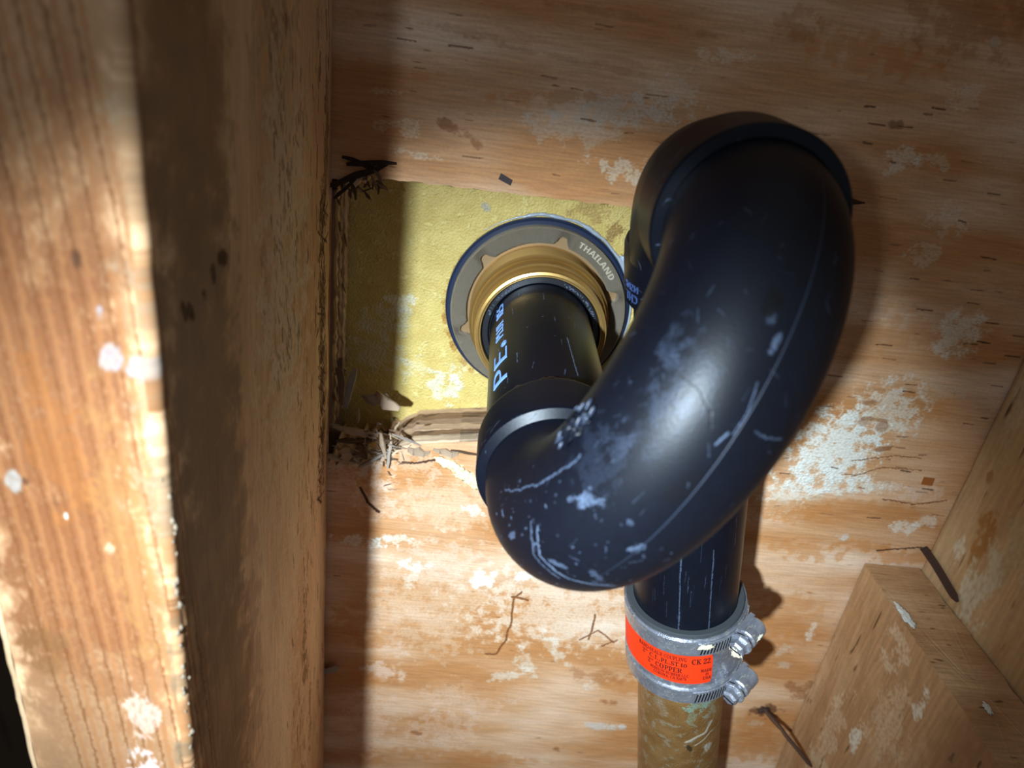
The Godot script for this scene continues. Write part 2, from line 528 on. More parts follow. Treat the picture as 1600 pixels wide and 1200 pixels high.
func build_structure() -> void:
	var rng := RandomNumberGenerator.new()
	rng.seed = 5
	# plywood overhead
	var p := wood(1150, 1600, Rect2(-0.10, -0.06, 0.46, 0.64), 11, Color(0.87, 0.745, 0.63), Color(0.72, 0.50, 0.31), Color(0.42, 0.27, 0.17), 26.0, 0.88)
	p.blot(0.086, 0.364, 0.0780, 0.0429, 0, Color(0.92, 0.85, 0.77), 0.55, 0, 0.9, 0.3)  # pale blot paints the hot spot of the beam whiter
	p.blot(-0.001, 0.368, 0.0545, 0.0545, 0, Color(0.92, 0.85, 0.77), 0.3, 0, 1, 0.3)
	p.blot(-0.003, 0.284, 0.0506, 0.0208, 0, Color(0.92, 0.85, 0.77), 0.3, 0, 1, 0.3)
	p.blot(0.239, 0.211, 0.0327, 0.0324, -35, chalk, 0.92, 0.45, 0.75, 0.2)
	p.blot(0.261, 0.183, 0.0264, 0.0225, 0, chalk, 0.6, 0.35, 0.9, 0.3)
	p.blot(0.239, 0.235, 0.0335, 0.0133, 0, chalk, 0.7, 0.4, 1.2, 0.3)
	p.blot(0.285, 0.127, 0.0174, 0.0170, 0, chalk, 0.55, 0.35, 0.7, 0.2)
	p.blot(0.221, 0.248, 0.0253, 0.0156, -25, chalk, 0.6, 0.3, 1.2, 0.4)
	p.blot(0.215, 0.034, 0.0108, 0.0074, -40, chalk, 0.45, 0.3, 1, 0.2)
	p.blot(0.231, 0.035, 0.0102, 0.0048, 0, chalk, 0.3, 0.2, 1.2, 0.3)
	p.blot(0.109, -0.001, 0.0133, 0.0047, 0, chalk, 0.3, 0.2, 1.2, 0.5)
	p.blot(0.154, -0.017, 0.0141, 0.0029, 5, chalk, 0.3, 0.2, 1.2, 0.5)
	p.blot(0.251, 0.064, 0.0105, 0.0092, 0, chalk, 0.25, 0.2, 1.2, 0.4)
	p.blot(0.245, 0.084, 0.0090, 0.0076, 0, chalk, 0.3, 0.2, 1.2, 0.3)
	p.blot(0.236, 0.002, 0.0098, 0.0063, 0, chalk, 0.25, 0.2, 1.2, 0.4)
	p.blot(0.240, -0.024, 0.0038, 0.0024, 0, chalk, 0.5, 0.3, 1, 0)
	p.blot(0.060, 0.030, 0.0423, 0.0086, -4, dull, 0.6, 0.1, 1.3, 0.4)
	p.blot(0.079, 0.059, 0.0237, 0.0073, 6, chalk, 0.45, 0.1, 1.2, 0.4)
	p.blot(0.042, 0.041, 0.0263, 0.0094, 0, dull, 0.4, 0, 1.2, 0.3)
	p.blot(-0.046, 0.052, 0.0131, 0.0044, 0, chalk, 0.3, 0.1, 1.2, 0.8)
	p.blot(-0.037, 0.064, 0.0150, 0.0019, 3, chalk, 0.35, 0.1, 1.2, 0.9)
	p.blot(-0.055, 0.036, 0.0080, 0.0018, 0, chalk, 0.3, 0.1, 1.2, 0.8)
	p.blot(0.085, 0.020, 0.0162, 0.0122, 0, chalk, 0.2, 0.1, 1.3, 0.5)
	p.blot(0.018, 0.030, 0.0291, 0.0049, -8, amber, 0.5, 0, 1.2, 0.4)
	p.blot(-0.023, 0.048, 0.0098, 0.0031, 30, rust, 0.6, 0, 1.1, 0.2)
	p.blot(-0.008, 0.054, 0.0086, 0.0025, 30, rust, 0.5, 0, 1.1, 0.2)
	p.blot(0.177, -0.012, 0.0380, 0.0100, 6, amber, 0.5, 0, 1.2, 0.3)
	p.blot(0.139, -0.018, 0.0125, 0.0085, 0, rust, 0.25, 0, 1.2, 0.3)
	p.blot(0.204, 0.019, 0.0053, 0.0026, 0, burnt, 0.4, -0.2, 0.8, 0)
	p.blot(0.225, -0.032, 0.0343, 0.0174, 0, rust, 0.3, 0, 1.0, 0.5)
	p.blot(-0.033, 0.003, 0.0494, 0.0020, 3, rust, 0.2, 0, 1.0, 0.9)
	p.blot(0.037, 0.010, 0.0538, 0.0017, 4, rust, 0.2, 0, 1.0, 0.9)
	p.blot(-0.057, 0.025, 0.0284, 0.0029, 0, amber, 0.4, 0, 1.3, 0.6)
	p.blot(0.043, -0.013, 0.0615, 0.0022, 3, rust, 0.25, 0, 1.0, 0.9)
	p.blot(-0.056, 0.320, 0.0194, 0.0055, 0, chalk, 0.65, 0.25, 1.2, 0.4)
	p.blot(-0.037, 0.317, 0.0138, 0.0049, 0, chalk, 0.6, 0.25, 1.2, 0.4)
	p.blot(-0.023, 0.337, 0.0115, 0.0068, -15, chalk, 0.65, 0.25, 1.2, 0.4)
	p.blot(-0.024, 0.350, 0.0053, 0.0105, 0, chalk, 0.4, 0.1, 1.2, 0.4)
	p.blot(0.028, 0.344, 0.0089, 0.0082, 0, chalk, 0.85, 0.3, 1.3, 0.2)
	p.blot(0.023, 0.350, 0.0072, 0.0035, 0, chalk, 0.8, 0.3, 1.3, 0.2)
	p.blot(0.053, 0.338, 0.0071, 0.0052, 0, chalk, 0.85, 0.3, 1.2, 0.2)
	p.blot(0.016, 0.286, 0.0085, 0.0052, 0, chalk, 0.55, 0.25, 1.2, 0.4)
	p.blot(-0.038, 0.442, 0.0168, 0.0109, 8, pinkish, 0.75, 0.1, 0.8, 0)
	p.blot(-0.034, 0.417, 0.0123, 0.0092, 0, pinkish, 0.5, 0.1, 1.1, 0.2)
	p.blot(-0.045, 0.500, 0.0201, 0.0448, 0, pinkish, 0.4, 0, 1.2, 0.2)
	p.blot(0.010, 0.501, 0.0304, 0.0227, -10, pinkish, 0.45, 0.1, 1.2, 0.3)
	p.blot(0.027, 0.463, 0.0395, 0.0171, 0, pinkish, 0.35, 0, 1.2, 0.3)
	p.blot(-0.003, 0.333, 0.0264, 0.0227, 0, pinkish, 0.3, 0, 1.2, 0.2)
	p.blot(0.066, 0.421, 0.0067, 0.0175, -30, chalk, 0.45, 0.15, 1.1, 0.3)
	p.blot(0.085, 0.402, 0.0057, 0.0222, -35, chalk, 0.5, 0.15, 1.1, 0.3)
	p.blot(0.053, 0.436, 0.0165, 0.0055, -25, chalk, 0.5, 0.15, 1.2, 0.3)
	p.blot(0.120, 0.438, 0.0078, 0.0098, 0, chalk, 0.35, 0.1, 1.2, 0.3)
	p.blot(0.136, 0.483, 0.0194, 0.0045, 4, dull, 0.9, 0.35, 0.9, 0.2)
	p.blot(0.151, 0.482, 0.0051, 0.0038, 0, dull, 1, 0.4, 0.6, 0.1)
	p.blot(0.147, 0.435, 0.0295, 0.0112, 6, amber, 0.6, 0, 1.2, 0.4)
	p.blot(0.126, 0.427, 0.0243, 0.0083, 0, rust, 0.3, 0, 1.3, 0.5)
	p.blot(0.041, 0.454, 0.0196, 0.0099, 0, amber, 0.4, 0, 1.2, 0.4)
	p.blot(-0.051, 0.411, 0.0187, 0.0078, 8, amber, 0.55, 0, 1.2, 0.3)
	p.blot(-0.052, 0.451, 0.0169, 0.0069, 5, amber, 0.5, 0, 1.2, 0.3)
	p.blot(-0.065, 0.391, 0.0138, 0.0137, 0, amber, 0.45, 0, 1.2, 0.3)
	p.blot(0.020, 0.363, 0.0118, 0.0072, -20, amber, 0.35, 0, 1.1, 0.2)
	p.blot(0.035, 0.370, 0.0064, 0.0037, 0, amber, 0.6, 0, 0.8, 0.1)
	p.blot(0.076, 0.403, 0.0085, 0.0065, 0, amber, 0.5, 0, 1.1, 0.2)
	p.blot(-0.010, 0.507, 0.0051, 0.0030, 0, rust, 0.6, 0, 0.9, 0.1)
	p.blot(0.105, 0.515, 0.0042, 0.0031, 0, rust, 0.6, 0, 0.9, 0.1)
	p.blot(0.136, 0.456, 0.0070, 0.0036, 0, rust, 0.5, 0, 0.9, 0.1)
	p.blot(0.028, 0.530, 0.0624, 0.0079, 0, amber, 0.5, 0, 1.2, 0.5)
	p.blot(0.222, 0.263, 0.0300, 0.0086, -4, amber, 0.6, 0, 1.2, 0.4)
	p.blot(0.244, 0.293, 0.0265, 0.0091, 0, amber, 0.5, 0, 1.2, 0.4)
	p.blot(0.247, 0.346, 0.0278, 0.0188, 0, amber, 0.35, 0, 1.2, 0.4)
	p.blot(0.251, 0.377, 0.0190, 0.0079, 0, amber, 0.5, 0, 1.2, 0.4)
	p.blot(0.286, 0.427, 0.0199, 0.0101, 8, rust, 0.5, 0, 1.2, 0.4)
	p.blot(0.262, 0.466, 0.0204, 0.0168, 0, amber, 0.6, 0, 1.2, 0.4)
	p.blot(0.261, 0.452, 0.0121, 0.0075, 0, burnt, 0.6, -0.2, 1.2, 0.2)
	p.blot(0.265, 0.496, 0.0262, 0.0160, 0, amber, 0.5, 0, 1.2, 0.4)
	p.blot(0.308, 0.291, 0.0267, 0.0070, 0, amber, 0.5, 0, 1.2, 0.4)
	p.blot(0.283, 0.286, 0.0221, 0.0057, 0, amber, 0.5, 0, 1.2, 0.4)
	p.blot(0.303, 0.267, 0.0113, 0.0067, -15, chalk, 0.6, 0.3, 1.2, 0.3)
	p.blot(0.318, 0.260, 0.0095, 0.0056, 0, chalk, 0.5, 0.3, 1.3, 0.3)
	p.blot(0.265, 0.278, 0.0044, 0.0039, 0, dull, 0.9, 0.3, 0.9, 0.1)
	p.blot(0.271, 0.365, 0.0038, 0.0091, 0, chalk, 0.55, 0.2, 1, 0.2)
	p.blot(0.256, 0.386, 0.0105, 0.0054, 0, dull, 0.5, 0.2, 1.2, 0.3)
	p.blot(0.259, 0.402, 0.0087, 0.0048, 0, dull, 0.5, 0.2, 1.2, 0.3)
	p.blot(0.257, 0.466, 0.0072, 0.0053, 0, dull, 0.4, 0.2, 1, 0.2)
	p.blot(0.270, 0.237, 0.0253, 0.0063, 0, chalk, 0.3, 0.1, 1.2, 0.4)
	p.blot(0.301, 0.238, 0.0170, 0.0074, 0, pinkish, 0.5, 0, 1.2, 0.3)
	p.blot(0.275, 0.252, 0.0385, 0.0054, 2, amber, 0.45, 0, 1.2, 0.4)
	p.blot(0.277, 0.165, 0.0236, 0.0091, 0, dull, 0.3, 0.1, 1.3, 0.5)
	p.blot(0.247, 0.131, 0.0189, 0.0168, 0, amber, 0.3, 0, 1.3, 0.4)
	p.blot(0.249, 0.177, 0.0063, 0.0023, 0, rust, 0.6, -0.1, 1, 0.2)
	p.blot(0.254, 0.188, 0.0096, 0.0019, 0, rust, 0.6, -0.1, 1, 0.2)
	p.blot(0.261, 0.193, 0.0048, 0.0038, 0, rust, 0.5, -0.1, 1, 0.2)
	p.blot(0.268, 0.208, 0.0082, 0.0020, -12, rust, 0.7, -0.1, 1, 0.2)
	p.blot(0.249, 0.191, 0.0064, 0.0024, 0, rust, 0.4, -0.1, 1, 0.2)
	p.blot(-0.008, 0.231, 0.0240, 0.0037, 0, dull, 0.5, 0, 1.2, 0.4)
	p.blot(-0.026, 0.252, 0.0244, 0.0117, 0, pinkish, 0.5, 0, 1.2, 0.3)
	p.blot(-0.062, 0.266, 0.0205, 0.0149, 0, pinkish, 0.5, 0, 1.2, 0.3)
	p.blot(-0.049, 0.285, 0.0167, 0.0155, 0, pinkish, 0.4, 0, 1.2, 0.2)
	p.blot(-0.063, 0.256, 0.0163, 0.0107, 0, dull, 0.6, 0.2, 1.3, 0.3)
	p.line([Vector2(0.0548, 0.3526), Vector2(0.0502, 0.3591), Vector2(0.0509, 0.3835), Vector2(0.0491, 0.3996), Vector2(0.0437, 0.4145), Vector2(0.0352, 0.4155)], 0.0011, rust, 0.6000000000000001, -1, 0.0007)
	p.line([Vector2(0.0486, 0.3575), Vector2(0.0608, 0.3597)], 0.0015, rust, 0.5599999999999999, -1, 0.0007)
	p.line([Vector2(-0.0611, 0.2770), Vector2(-0.0554, 0.2880), Vector2(-0.0480, 0.2949)], 0.0015, burnt, 0.76, -1, 0.0007)
	p.line([Vector2(-0.0350, 0.2541), Vector2(-0.0261, 0.2540), Vector2(-0.0141, 0.2497)], 0.0011, burnt, 0.7200000000000001, -1, 0.0007)
	p.line([Vector2(-0.0033, 0.2567), Vector2(0.0118, 0.2634), Vector2(0.0212, 0.2653)], 0.0008, rust, 0.6400000000000001, -1, 0.0007)
	p.line([Vector2(0.1102, 0.3674), Vector2(0.1106, 0.3830), Vector2(0.1090, 0.3928)], 0.0010, rust, 0.48, -1, 0.0007)
	p.line([Vector2(0.1029, 0.3934), Vector2(0.1153, 0.3825), Vector2(0.1293, 0.3937)], 0.0009, rust, 0.4, -1, 0.0007)
	p.line([Vector2(0.1205, 0.3979), Vector2(0.1310, 0.3902)], 0.0008, rust, 0.48, -1, 0.0007)
	p.line([Vector2(0.2819, 0.2458), Vector2(0.3046, 0.2473), Vector2(0.3246, 0.2418)], 0.0006, rust, 0.48, -1, 0.0007)
	p.line([Vector2(0.2926, 0.2876), Vector2(0.3224, 0.2813)], 0.0008, burnt, 0.48, -1, 0.0007)
	p.line([Vector2(-0.0810, 0.2304), Vector2(-0.0712, 0.2306), Vector2(-0.0478, 0.2241)], 0.0008, burnt, 0.48, -1, 0.0007)
	p.line([Vector2(0.2507, 0.2194), Vector2(0.2781, 0.2122), Vector2(0.2952, 0.2121)], 0.0005, rust, 0.4, -1, 0.0007)
	p.line([Vector2(0.2548, 0.2312), Vector2(0.2730, 0.2216), Vector2(0.2987, 0.2211)], 0.0005, rust, 0.4, -1, 0.0007)
	# nail-fleck checks of the veneer on the right-hand half
	for k in 90:
		var x := rng.randf_range(0.13, 0.325); var j := rng.randf_range(0.0, 0.27)
		p.line([Vector2(x, j), Vector2(x + rng.randf_range(0.003, 0.010), j + rng.randf_range(-0.0006, 0.0006))], rng.randf_range(0.0003, 0.0008), burnt, rng.randf_range(0.10, 0.34), -0.6, 0.0001)
	for k in 26:
		var x := rng.randf_range(-0.07, 0.16); var j := rng.randf_range(-0.02, 0.075)
		p.line([Vector2(x, j), Vector2(x + rng.randf_range(0.003, 0.012), j + rng.randf_range(-0.0006, 0.0006))], rng.randf_range(0.0003, 0.0008), burnt, rng.randf_range(0.06, 0.24), -0.4, 0.0001)
	var m_wood := skin(p, 0.62, 0.16, 0.4)
	var ceiling := Node3D.new()
	ceiling.name = "ceiling"
	ceiling.set_meta("kind", "structure")
	ceiling.set_meta("label", "plywood subfloor overhead with a square cut-out for the shower drain")
	add_child(ceiling)
	var nz := FastNoiseLite.new()
	nz.seed = 3; nz.frequency = 40.0; nz.fractal_octaves = 4
	var xs := []
	for k in 81: xs.append(lerpf(-0.0815, 0.118, k / 80.0))
	var top_edge := func(x: float) -> float:
		var t: float = 0.0785 - 0.0010 * (x + 0.05) / 0.12 + nz.get_noise_1d(x * 3.0) * 0.0009
		if x < -0.052: t += nz.get_noise_1d(x * 8.0 + 9.0) * 0.008 + 0.006 * (-0.052 - x) / 0.03
		return t
	var low_edge := func(x: float) -> float:
		var t: float = 0.2350 - 0.172 * (x - 0.002) * (1.0 if x < 0.02 else 0.25) + nz.get_noise_1d(x * 3.0 + 30.0) * 0.0003
		if x < -0.030: t += nz.get_noise_1d(x * 9.0 + 50.0) * 0.010 + 0.010 * smoothstep(-0.030, -0.05, x)
		return t
	var sheet := MB.new()
	var slab := func(cols: Array, ja: Callable, jb: Callable) -> void:
		# closed slab: underside, far side, and rim
		var under := [PackedVector3Array(), PackedVector3Array(), PackedVector3Array(), PackedVector3Array(), PackedVector3Array()]
		for x in cols:
			under[0].append(W(x, ja.call(x), CEIL)); under[1].append(W(x, jb.call(x), CEIL))
			under[2].append(W(x, jb.call(x), PAN)); under[3].append(W(x, ja.call(x), PAN))
		for q in 4:
			var s := sheet.v.size()
			var r0: PackedVector3Array = under[q]; var r1: PackedVector3Array = under[(q + 1) % 4]
			for r in [r0, r1]:
				for pt in r:
					var j: float = -pt.z
					var v: float = (j + 0.06) / 0.64
					if q % 2 == 1: v += (pt.y - UP - CEIL) / 0.64
					sheet.add(pt, Vector2((pt.x + 0.10) / 0.46, v))
			var n: int = r0.size()
			for c in n - 1:
				sheet.tri(s + c, s + n + c, s + n + c + 1); sheet.tri(s + c, s + n + c + 1, s + c + 1)
	var flat := func(v: float) -> Callable: return func(_x: float) -> float: return v
	slab.call([-0.60, -0.35, -0.0815], flat.call(-0.45), flat.call(1.1))
	slab.call([0.118, 0.40, 0.85], flat.call(-0.45), flat.call(1.1))
	slab.call(xs, flat.call(-0.45), top_edge)
	slab.call(xs, low_edge, flat.call(1.1))
	put("plywood_sheet", sheet.mesh(), m_wood, ceiling)
	# the plies that show on the sawn edge of the cut-out, below and on the left
	m_ply = []
	for c in [Color(0.80, 0.66, 0.52), Color(0.66, 0.50, 0.36), Color(0.85, 0.73, 0.60), Color(0.72, 0.58, 0.46)]:
		var w := wood(256, 64, Rect2(0, 0, 0.2, 0.05), 40 + m_ply.size(), c, c.darkened(0.25), c.darkened(0.5), 8.0, 0.8)
		m_ply.append(skin(w, 0.75, 0.12))
	for k in 6:
		var ua := lerpf(CEIL + 0.0006, PAN, k / 6.0); var ub := lerpf(CEIL + 0.0006, PAN, (k + 1) / 6.0) - 0.0004
		var mb := MB.new()
		var rows := [PackedVector3Array(), PackedVector3Array(), PackedVector3Array(), PackedVector3Array(), PackedVector3Array()]
		var cv := PackedFloat32Array()
		for x in xs:
			if x < -0.046 or x > 0.112: continue
			var j: float = low_edge.call(x)
			var d := 0.0012 + nz.get_noise_2d(x * 4.0, k * 7.0) * 0.0005 + (0.0006 if k % 2 == 0 else 0.0)
			rows[0].append(W(x, j + 0.003, ua)); rows[1].append(W(x, j - d, ua)); rows[2].append(W(x, j - d - 0.0004, ub)); rows[3].append(W(x, j + 0.003, ub)); rows[4].append(W(x, j + 0.003, ua))
			cv.append(x * 5.0)
		var sharp := [rows[0], rows[1], rows[1], rows[2], rows[2], rows[3], rows[3], rows[4]]
		mb.grid(sharp, PackedFloat32Array([0.0, 0.06, 0.06, 0.2, 0.2, 0.26, 0.26, 0.5]), cv)
		put("ply", mb.mesh(), m_ply[[2, 1, 0, 3, 1, 0][k]], ceiling)
	for k in 6:
		var ua := lerpf(CEIL + 0.0006, PAN, k / 6.0); var ub := lerpf(CEIL + 0.0006, PAN, (k + 1) / 6.0) - 0.0005
		var mb := MB.new()
		var rows := [PackedVector3Array(), PackedVector3Array(), PackedVector3Array(), PackedVector3Array(), PackedVector3Array()]
		var cv := PackedFloat32Array()
		for m in 50:
			var j := lerpf(0.088, 0.236, m / 49.0)
			var d := 0.0012 + nz.get_noise_2d(j * 4.0, k * 9.0 + 3.0) * 0.0016 + (0.0006 if k % 2 == 0 else 0.0)
			rows[0].append(W(-0.0835, j, ua)); rows[1].append(W(-0.0812 + d, j, ua)); rows[2].append(W(-0.0812 + d, j, ub)); rows[3].append(W(-0.0835, j, ub)); rows[4].append(W(-0.0835, j, ua))
			cv.append(j * 5.0)
		mb.grid([rows[0], rows[1], rows[1], rows[2], rows[2], rows[3], rows[3], rows[4]], PackedFloat32Array([0.0, 0.06, 0.06, 0.2, 0.2, 0.26, 0.26, 0.5]), cv)
		put("ply", mb.mesh(), m_ply[[1, 0, 3, 1, 2, 0][k]], ceiling)
	# torn corner below left: splinters of the plies standing every way
	m_splint = []
	for c in [Color(0.76, 0.65, 0.54), Color(0.62, 0.49, 0.38), Color(0.66, 0.60, 0.54), Color(0.48, 0.37, 0.28)]:
		var w := wood(128, 32, Rect2(0, 0, 0.05, 0.02), 60 + m_splint.size(), c, c.darkened(0.3), c.darkened(0.6), 6.0, 0.8)
		m_splint.append(skin(w, 0.8, 0.08))
	# the larger torn pieces, each where it sticks out
	for s in [[-0.0560, 0.2200, 0.4080, 0.020, 0.006, 0.0012, Vector3(0.8, -0.5, -0.4), 2], [-0.0480, 0.2190, 0.4000, 0.018, 0.005, 0.0010, Vector3(0.9, 0.4, -0.3), 0], [-0.0660, 0.2360, 0.3890, 0.030, 0.0022, 0.0016, Vector3(1, 0.12, 0.02), 0], [-0.0640, 0.2420, 0.3880, 0.026, 0.0018, 0.0014, Vector3(1, -0.15, 0.0), 3],
			[-0.0760, 0.2060, 0.3960, 0.030, 0.0026, 0.0012, Vector3(0.1, 1, -0.25), 1], [-0.0715, 0.2120, 0.4000, 0.026, 0.0030, 0.0012, Vector3(-0.15, 1, -0.35), 2], [-0.0400, 0.2300, 0.3900, 0.012, 0.0008, 0.0006, Vector3(0.4, -1, -0.5), 0], [-0.0470, 0.2420, 0.3850, 0.018, 0.0014, 0.0008, Vector3(0.25, 1, -0.1), 0], [-0.0430, 0.2480, 0.3850, 0.020, 0.0012, 0.0008, Vector3(-0.05, 1, -0.1), 2],
			[-0.0530, 0.2530, 0.3850, 0.024, 0.0010, 0.0008, Vector3(0.75, -0.65, -0.1), 2], [-0.0700, 0.2520, 0.3855, 0.013, 0.0048, 0.0012, Vector3(0.1, 1, 0.0), 0], [-0.0610, 0.2490, 0.3860, 0.012, 0.0040, 0.0012, Vector3(0.4, 1, 0.05), 3], [-0.0740, 0.2560, 0.3860, 0.020, 0.0018, 0.0012, Vector3(1, 0.2, 0.0), 0], [-0.0780, 0.1960, 0.4000, 0.016, 0.0010, 0.0006, Vector3(0.75, 0.6, -0.15), 0], [-0.0770, 0.2010, 0.3980, 0.012, 0.0007, 0.0005, Vector3(0.95, -0.3, -0.15), 0],
			[-0.0250, 0.2455, 0.3868, 0.014, 0.0035, 0.0010, Vector3(1, 0.05, 0.0), 0], [-0.0080, 0.2440, 0.3868, 0.016, 0.0040, 0.0009, Vector3(1, 0.0, 0.0), 0], [-0.0330, 0.2370, 0.3870, 0.020, 0.0010, 0.0007, Vector3(1, 0.35, 0.0), 2], [0.0060, 0.2420, 0.3866, 0.022, 0.0008, 0.0006, Vector3(1, 0.08, 0.0), 3]]:
		put("splinter", shard(W(s[0], s[1], s[2]), D(s[6].x, s[6].y, s[6].z), s[3], s[4], s[5], rng).mesh(false), m_splint[s[7]], ceiling)
	for k in 110:
		var x := -0.052 + rng.randfn(0.0, 0.013); var j := 0.245 + rng.randfn(0.0, 0.0085)
		x = clampf(x, -0.079, -0.022)
		var d := D(rng.randf_range(-1, 1) * 1.6, rng.randf_range(-0.6, 0.9), rng.randf_range(-0.4, 0.2))
		put("splinter", shard(W(x, j, CEIL - rng.randf_range(-0.003, 0.0025)), d, rng.randf_range(0.003, 0.010), rng.randf_range(0.0002, 0.0007), rng.randf_range(0.0002, 0.0005), rng).mesh(false), m_splint[rng.randi() % 4], ceiling)
	# torn fibre at the upper left corner of the cut-out
	for k in 26:
		var f := rng.randf()
		var d := D(rng.randf_range(-0.6, 1.0), rng.randf_range(0.2, 1.0), rng.randf_range(-0.2, 0.4))
		put("splinter", shard(W(lerpf(-0.078, -0.050, f) + rng.randfn(0, 0.002), lerpf(0.087, 0.079, f) + rng.randfn(0, 0.003), CEIL + rng.randf_range(-0.002, 0.008)), d, rng.randf_range(0.004, 0.012), rng.randf_range(0.0003, 0.0012), rng.randf_range(0.0003, 0.0007), rng).mesh(false), m_splint[[1, 3, 0, 3][rng.randi() % 4]], ceiling)
	# strands torn off the sawn edge against the joist
	for k in 14:
		var j := rng.randf_range(0.09, 0.215)
		put("splinter", shard(W(-0.0790 + rng.randf_range(-0.0005, 0.001), j, CEIL + rng.randf_range(0.002, 0.03)), D(rng.randf_range(0, 0.35), 1, rng.randf_range(-0.2, 0.2)), rng.randf_range(0.006, 0.016), 0.0005, 0.0005, rng).mesh(false), m_splint[[0, 1][k % 2]], ceiling)
	# underside of the fibreglass shower pan
	var pan := mottle(21, Color(0.78, 0.69, 0.41), Color(0.72, 0.62, 0.34), Color(0.80, 0.72, 0.45), 0.62, 0.5, 0.0, 0.1, 0.03, 900)
	pan.x0 = -0.09; pan.y0 = 0.06; pan.sx = 0.22; pan.sy = 0.20
	pan.blot(-0.046, 0.162, 0.010, 0.007, 0, Color(0.88, 0.86, 0.76), 0.8, 0.3, 1.1, 0.3)
	pan.blot(-0.057, 0.177, 0.018, 0.012, 0, Color(0.80, 0.78, 0.68), 0.6, 0.3, 1.2, 0.4)
	pan.blot(-0.058, 0.200, 0.020, 0.014, 0, Color(0.78, 0.76, 0.66), 0.55, 0.3, 1.2, 0.5)
	pan.blot(-0.036, 0.208, 0.012, 0.009, 0, Color(0.84, 0.81, 0.70), 0.45, 0.2, 1.2, 0.4)
	pan.blot(-0.014, 0.218, 0.011, 0.014, 10, Color(0.84, 0.84, 0.78), 0.7, 0.3, 1.2, 0.3)
	pan.blot(-0.004, 0.207, 0.005, 0.010, 30, Color(0.88, 0.88, 0.80), 0.6, 0.3, 1.2, 0.3)
	pan.blot(0.078, 0.102, 0.008, 0.006, 30, Color(0.50, 0.36, 0.18), 0.7, 0.0, 1.3, 0.4)
	pan.blot(0.062, 0.092, 0.013, 0.007, 0, Color(0.62, 0.48, 0.26), 0.55, 0.0, 1.2, 0.4)
	pan.blot(0.001, 0.096, 0.003, 0.003, 0, Color(0.66, 0.64, 0.62), 0.7, 0.3, 1.0, 0.0)
	pan.blot(0.0, 0.083, 0.06, 0.004, 0, Color(0.60, 0.54, 0.30), 0.4, 0.0, 1.2, 0.4)
	for k in 900:
		var x := rng.randf_range(-0.085, 0.12); var j := rng.randf_range(0.07, 0.25)
		var q := rng.randf_range(0, TAU)
		var lit := rng.randf() < 0.6
		pan.line([Vector2(x, j), Vector2(x + cos(q) * 0.003, j + sin(q) * 0.003)], 0.0004, Color(0.90, 0.82, 0.55) if lit else Color(0.62, 0.52, 0.26), 0.22, 0.4 if lit else -0.3, 0.0006)
	for k in 60:      # rusty water line round the drain
		var q := rng.randf_range(deg_to_rad(95), deg_to_rad(230))
		pan.blot(0.0410 + cos(q) * 0.0595, 0.1600 - sin(q) * 0.0595, 0.0022, 0.0022, 0, Color(0.62, 0.44, 0.18), 0.35, 0.0, 1.2, 0.3)
	var pm := MB.new()
	pm.hexa([W(-0.10, 0.05, PAN + 0.0002), W(0.15, 0.05, PAN + 0.0002), W(0.15, 0.27, PAN + 0.0002), W(-0.10, 0.27, PAN + 0.0002), W(-0.10, 0.05, PAN + 0.006), W(0.15, 0.05, PAN + 0.006), W(0.15, 0.27, PAN + 0.006), W(-0.10, 0.27, PAN + 0.006)])
	for k in pm.v.size():
		pm.t[k] = Vector2((pm.v[k].x - pan.x0) / pan.sx, (-pm.v[k].z - pan.y0) / pan.sy)
	var pt := thing("shower_pan", "yellow fibreglass underside of the shower base showing in the cut-out", "shower pan")
	put("fibreglass_shell", pm.mesh(), skin(pan, 0.55, 0.10, 0.4), pt)

	# left joist: bright lower edge, shaded side
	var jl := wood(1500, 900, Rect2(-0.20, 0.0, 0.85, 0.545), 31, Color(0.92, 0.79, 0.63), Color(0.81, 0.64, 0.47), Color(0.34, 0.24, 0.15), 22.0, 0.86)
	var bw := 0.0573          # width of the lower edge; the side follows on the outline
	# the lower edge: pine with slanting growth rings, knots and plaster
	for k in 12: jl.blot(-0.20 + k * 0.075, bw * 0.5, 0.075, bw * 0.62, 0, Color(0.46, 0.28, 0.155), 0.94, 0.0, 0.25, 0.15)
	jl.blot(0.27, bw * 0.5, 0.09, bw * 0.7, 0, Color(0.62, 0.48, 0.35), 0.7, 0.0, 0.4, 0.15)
	jl.blot(-0.02, bw * 0.5, 0.09, bw * 0.7, 0, Color(0.70, 0.55, 0.40), 0.7, 0.0, 0.4, 0.15)  # upper end coloured lighter, making up for weak beam light there
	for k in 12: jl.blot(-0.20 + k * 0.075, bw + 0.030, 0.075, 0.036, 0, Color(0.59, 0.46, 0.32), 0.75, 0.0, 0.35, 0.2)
	for k in 9:
		var y := 0.004 + k * 0.0066
		jl.line([Vector2(-0.20, y - 0.034), Vector2(0.05, y - 0.004), Vector2(0.25, y + 0.013), Vector2(0.5, y + 0.03)], 0.0006, Color(0.38, 0.22, 0.10), 0.35, -0.1, 0.0004)
		jl.line([Vector2(-0.20, y - 0.0315), Vector2(0.05, y - 0.0015), Vector2(0.25, y + 0.0155), Vector2(0.5, y + 0.0325)], 0.0014, Color(0.56, 0.37, 0.22), 0.2, 0.0, 0.0004)
	jl.blot(0.15, 0.045, 0.05, 0.010, 4, Color(0.58, 0.42, 0.24), 0.5, 0.0, 0.9, 0.2)
	jl.blot(0.12, 0.028, 0.03, 0.010, 4, Color(0.55, 0.33, 0.15), 0.4, 0.0, 0.9, 0.2)
	jl.blot(0.064, 0.041, 0.003, 0.002, 0, burnt, 0.8, -0.4, 0.8)
	jl.blot(0.136, 0.024, 0.004, 0.0022, 0, burnt, 0.7, -0.4, 0.8)
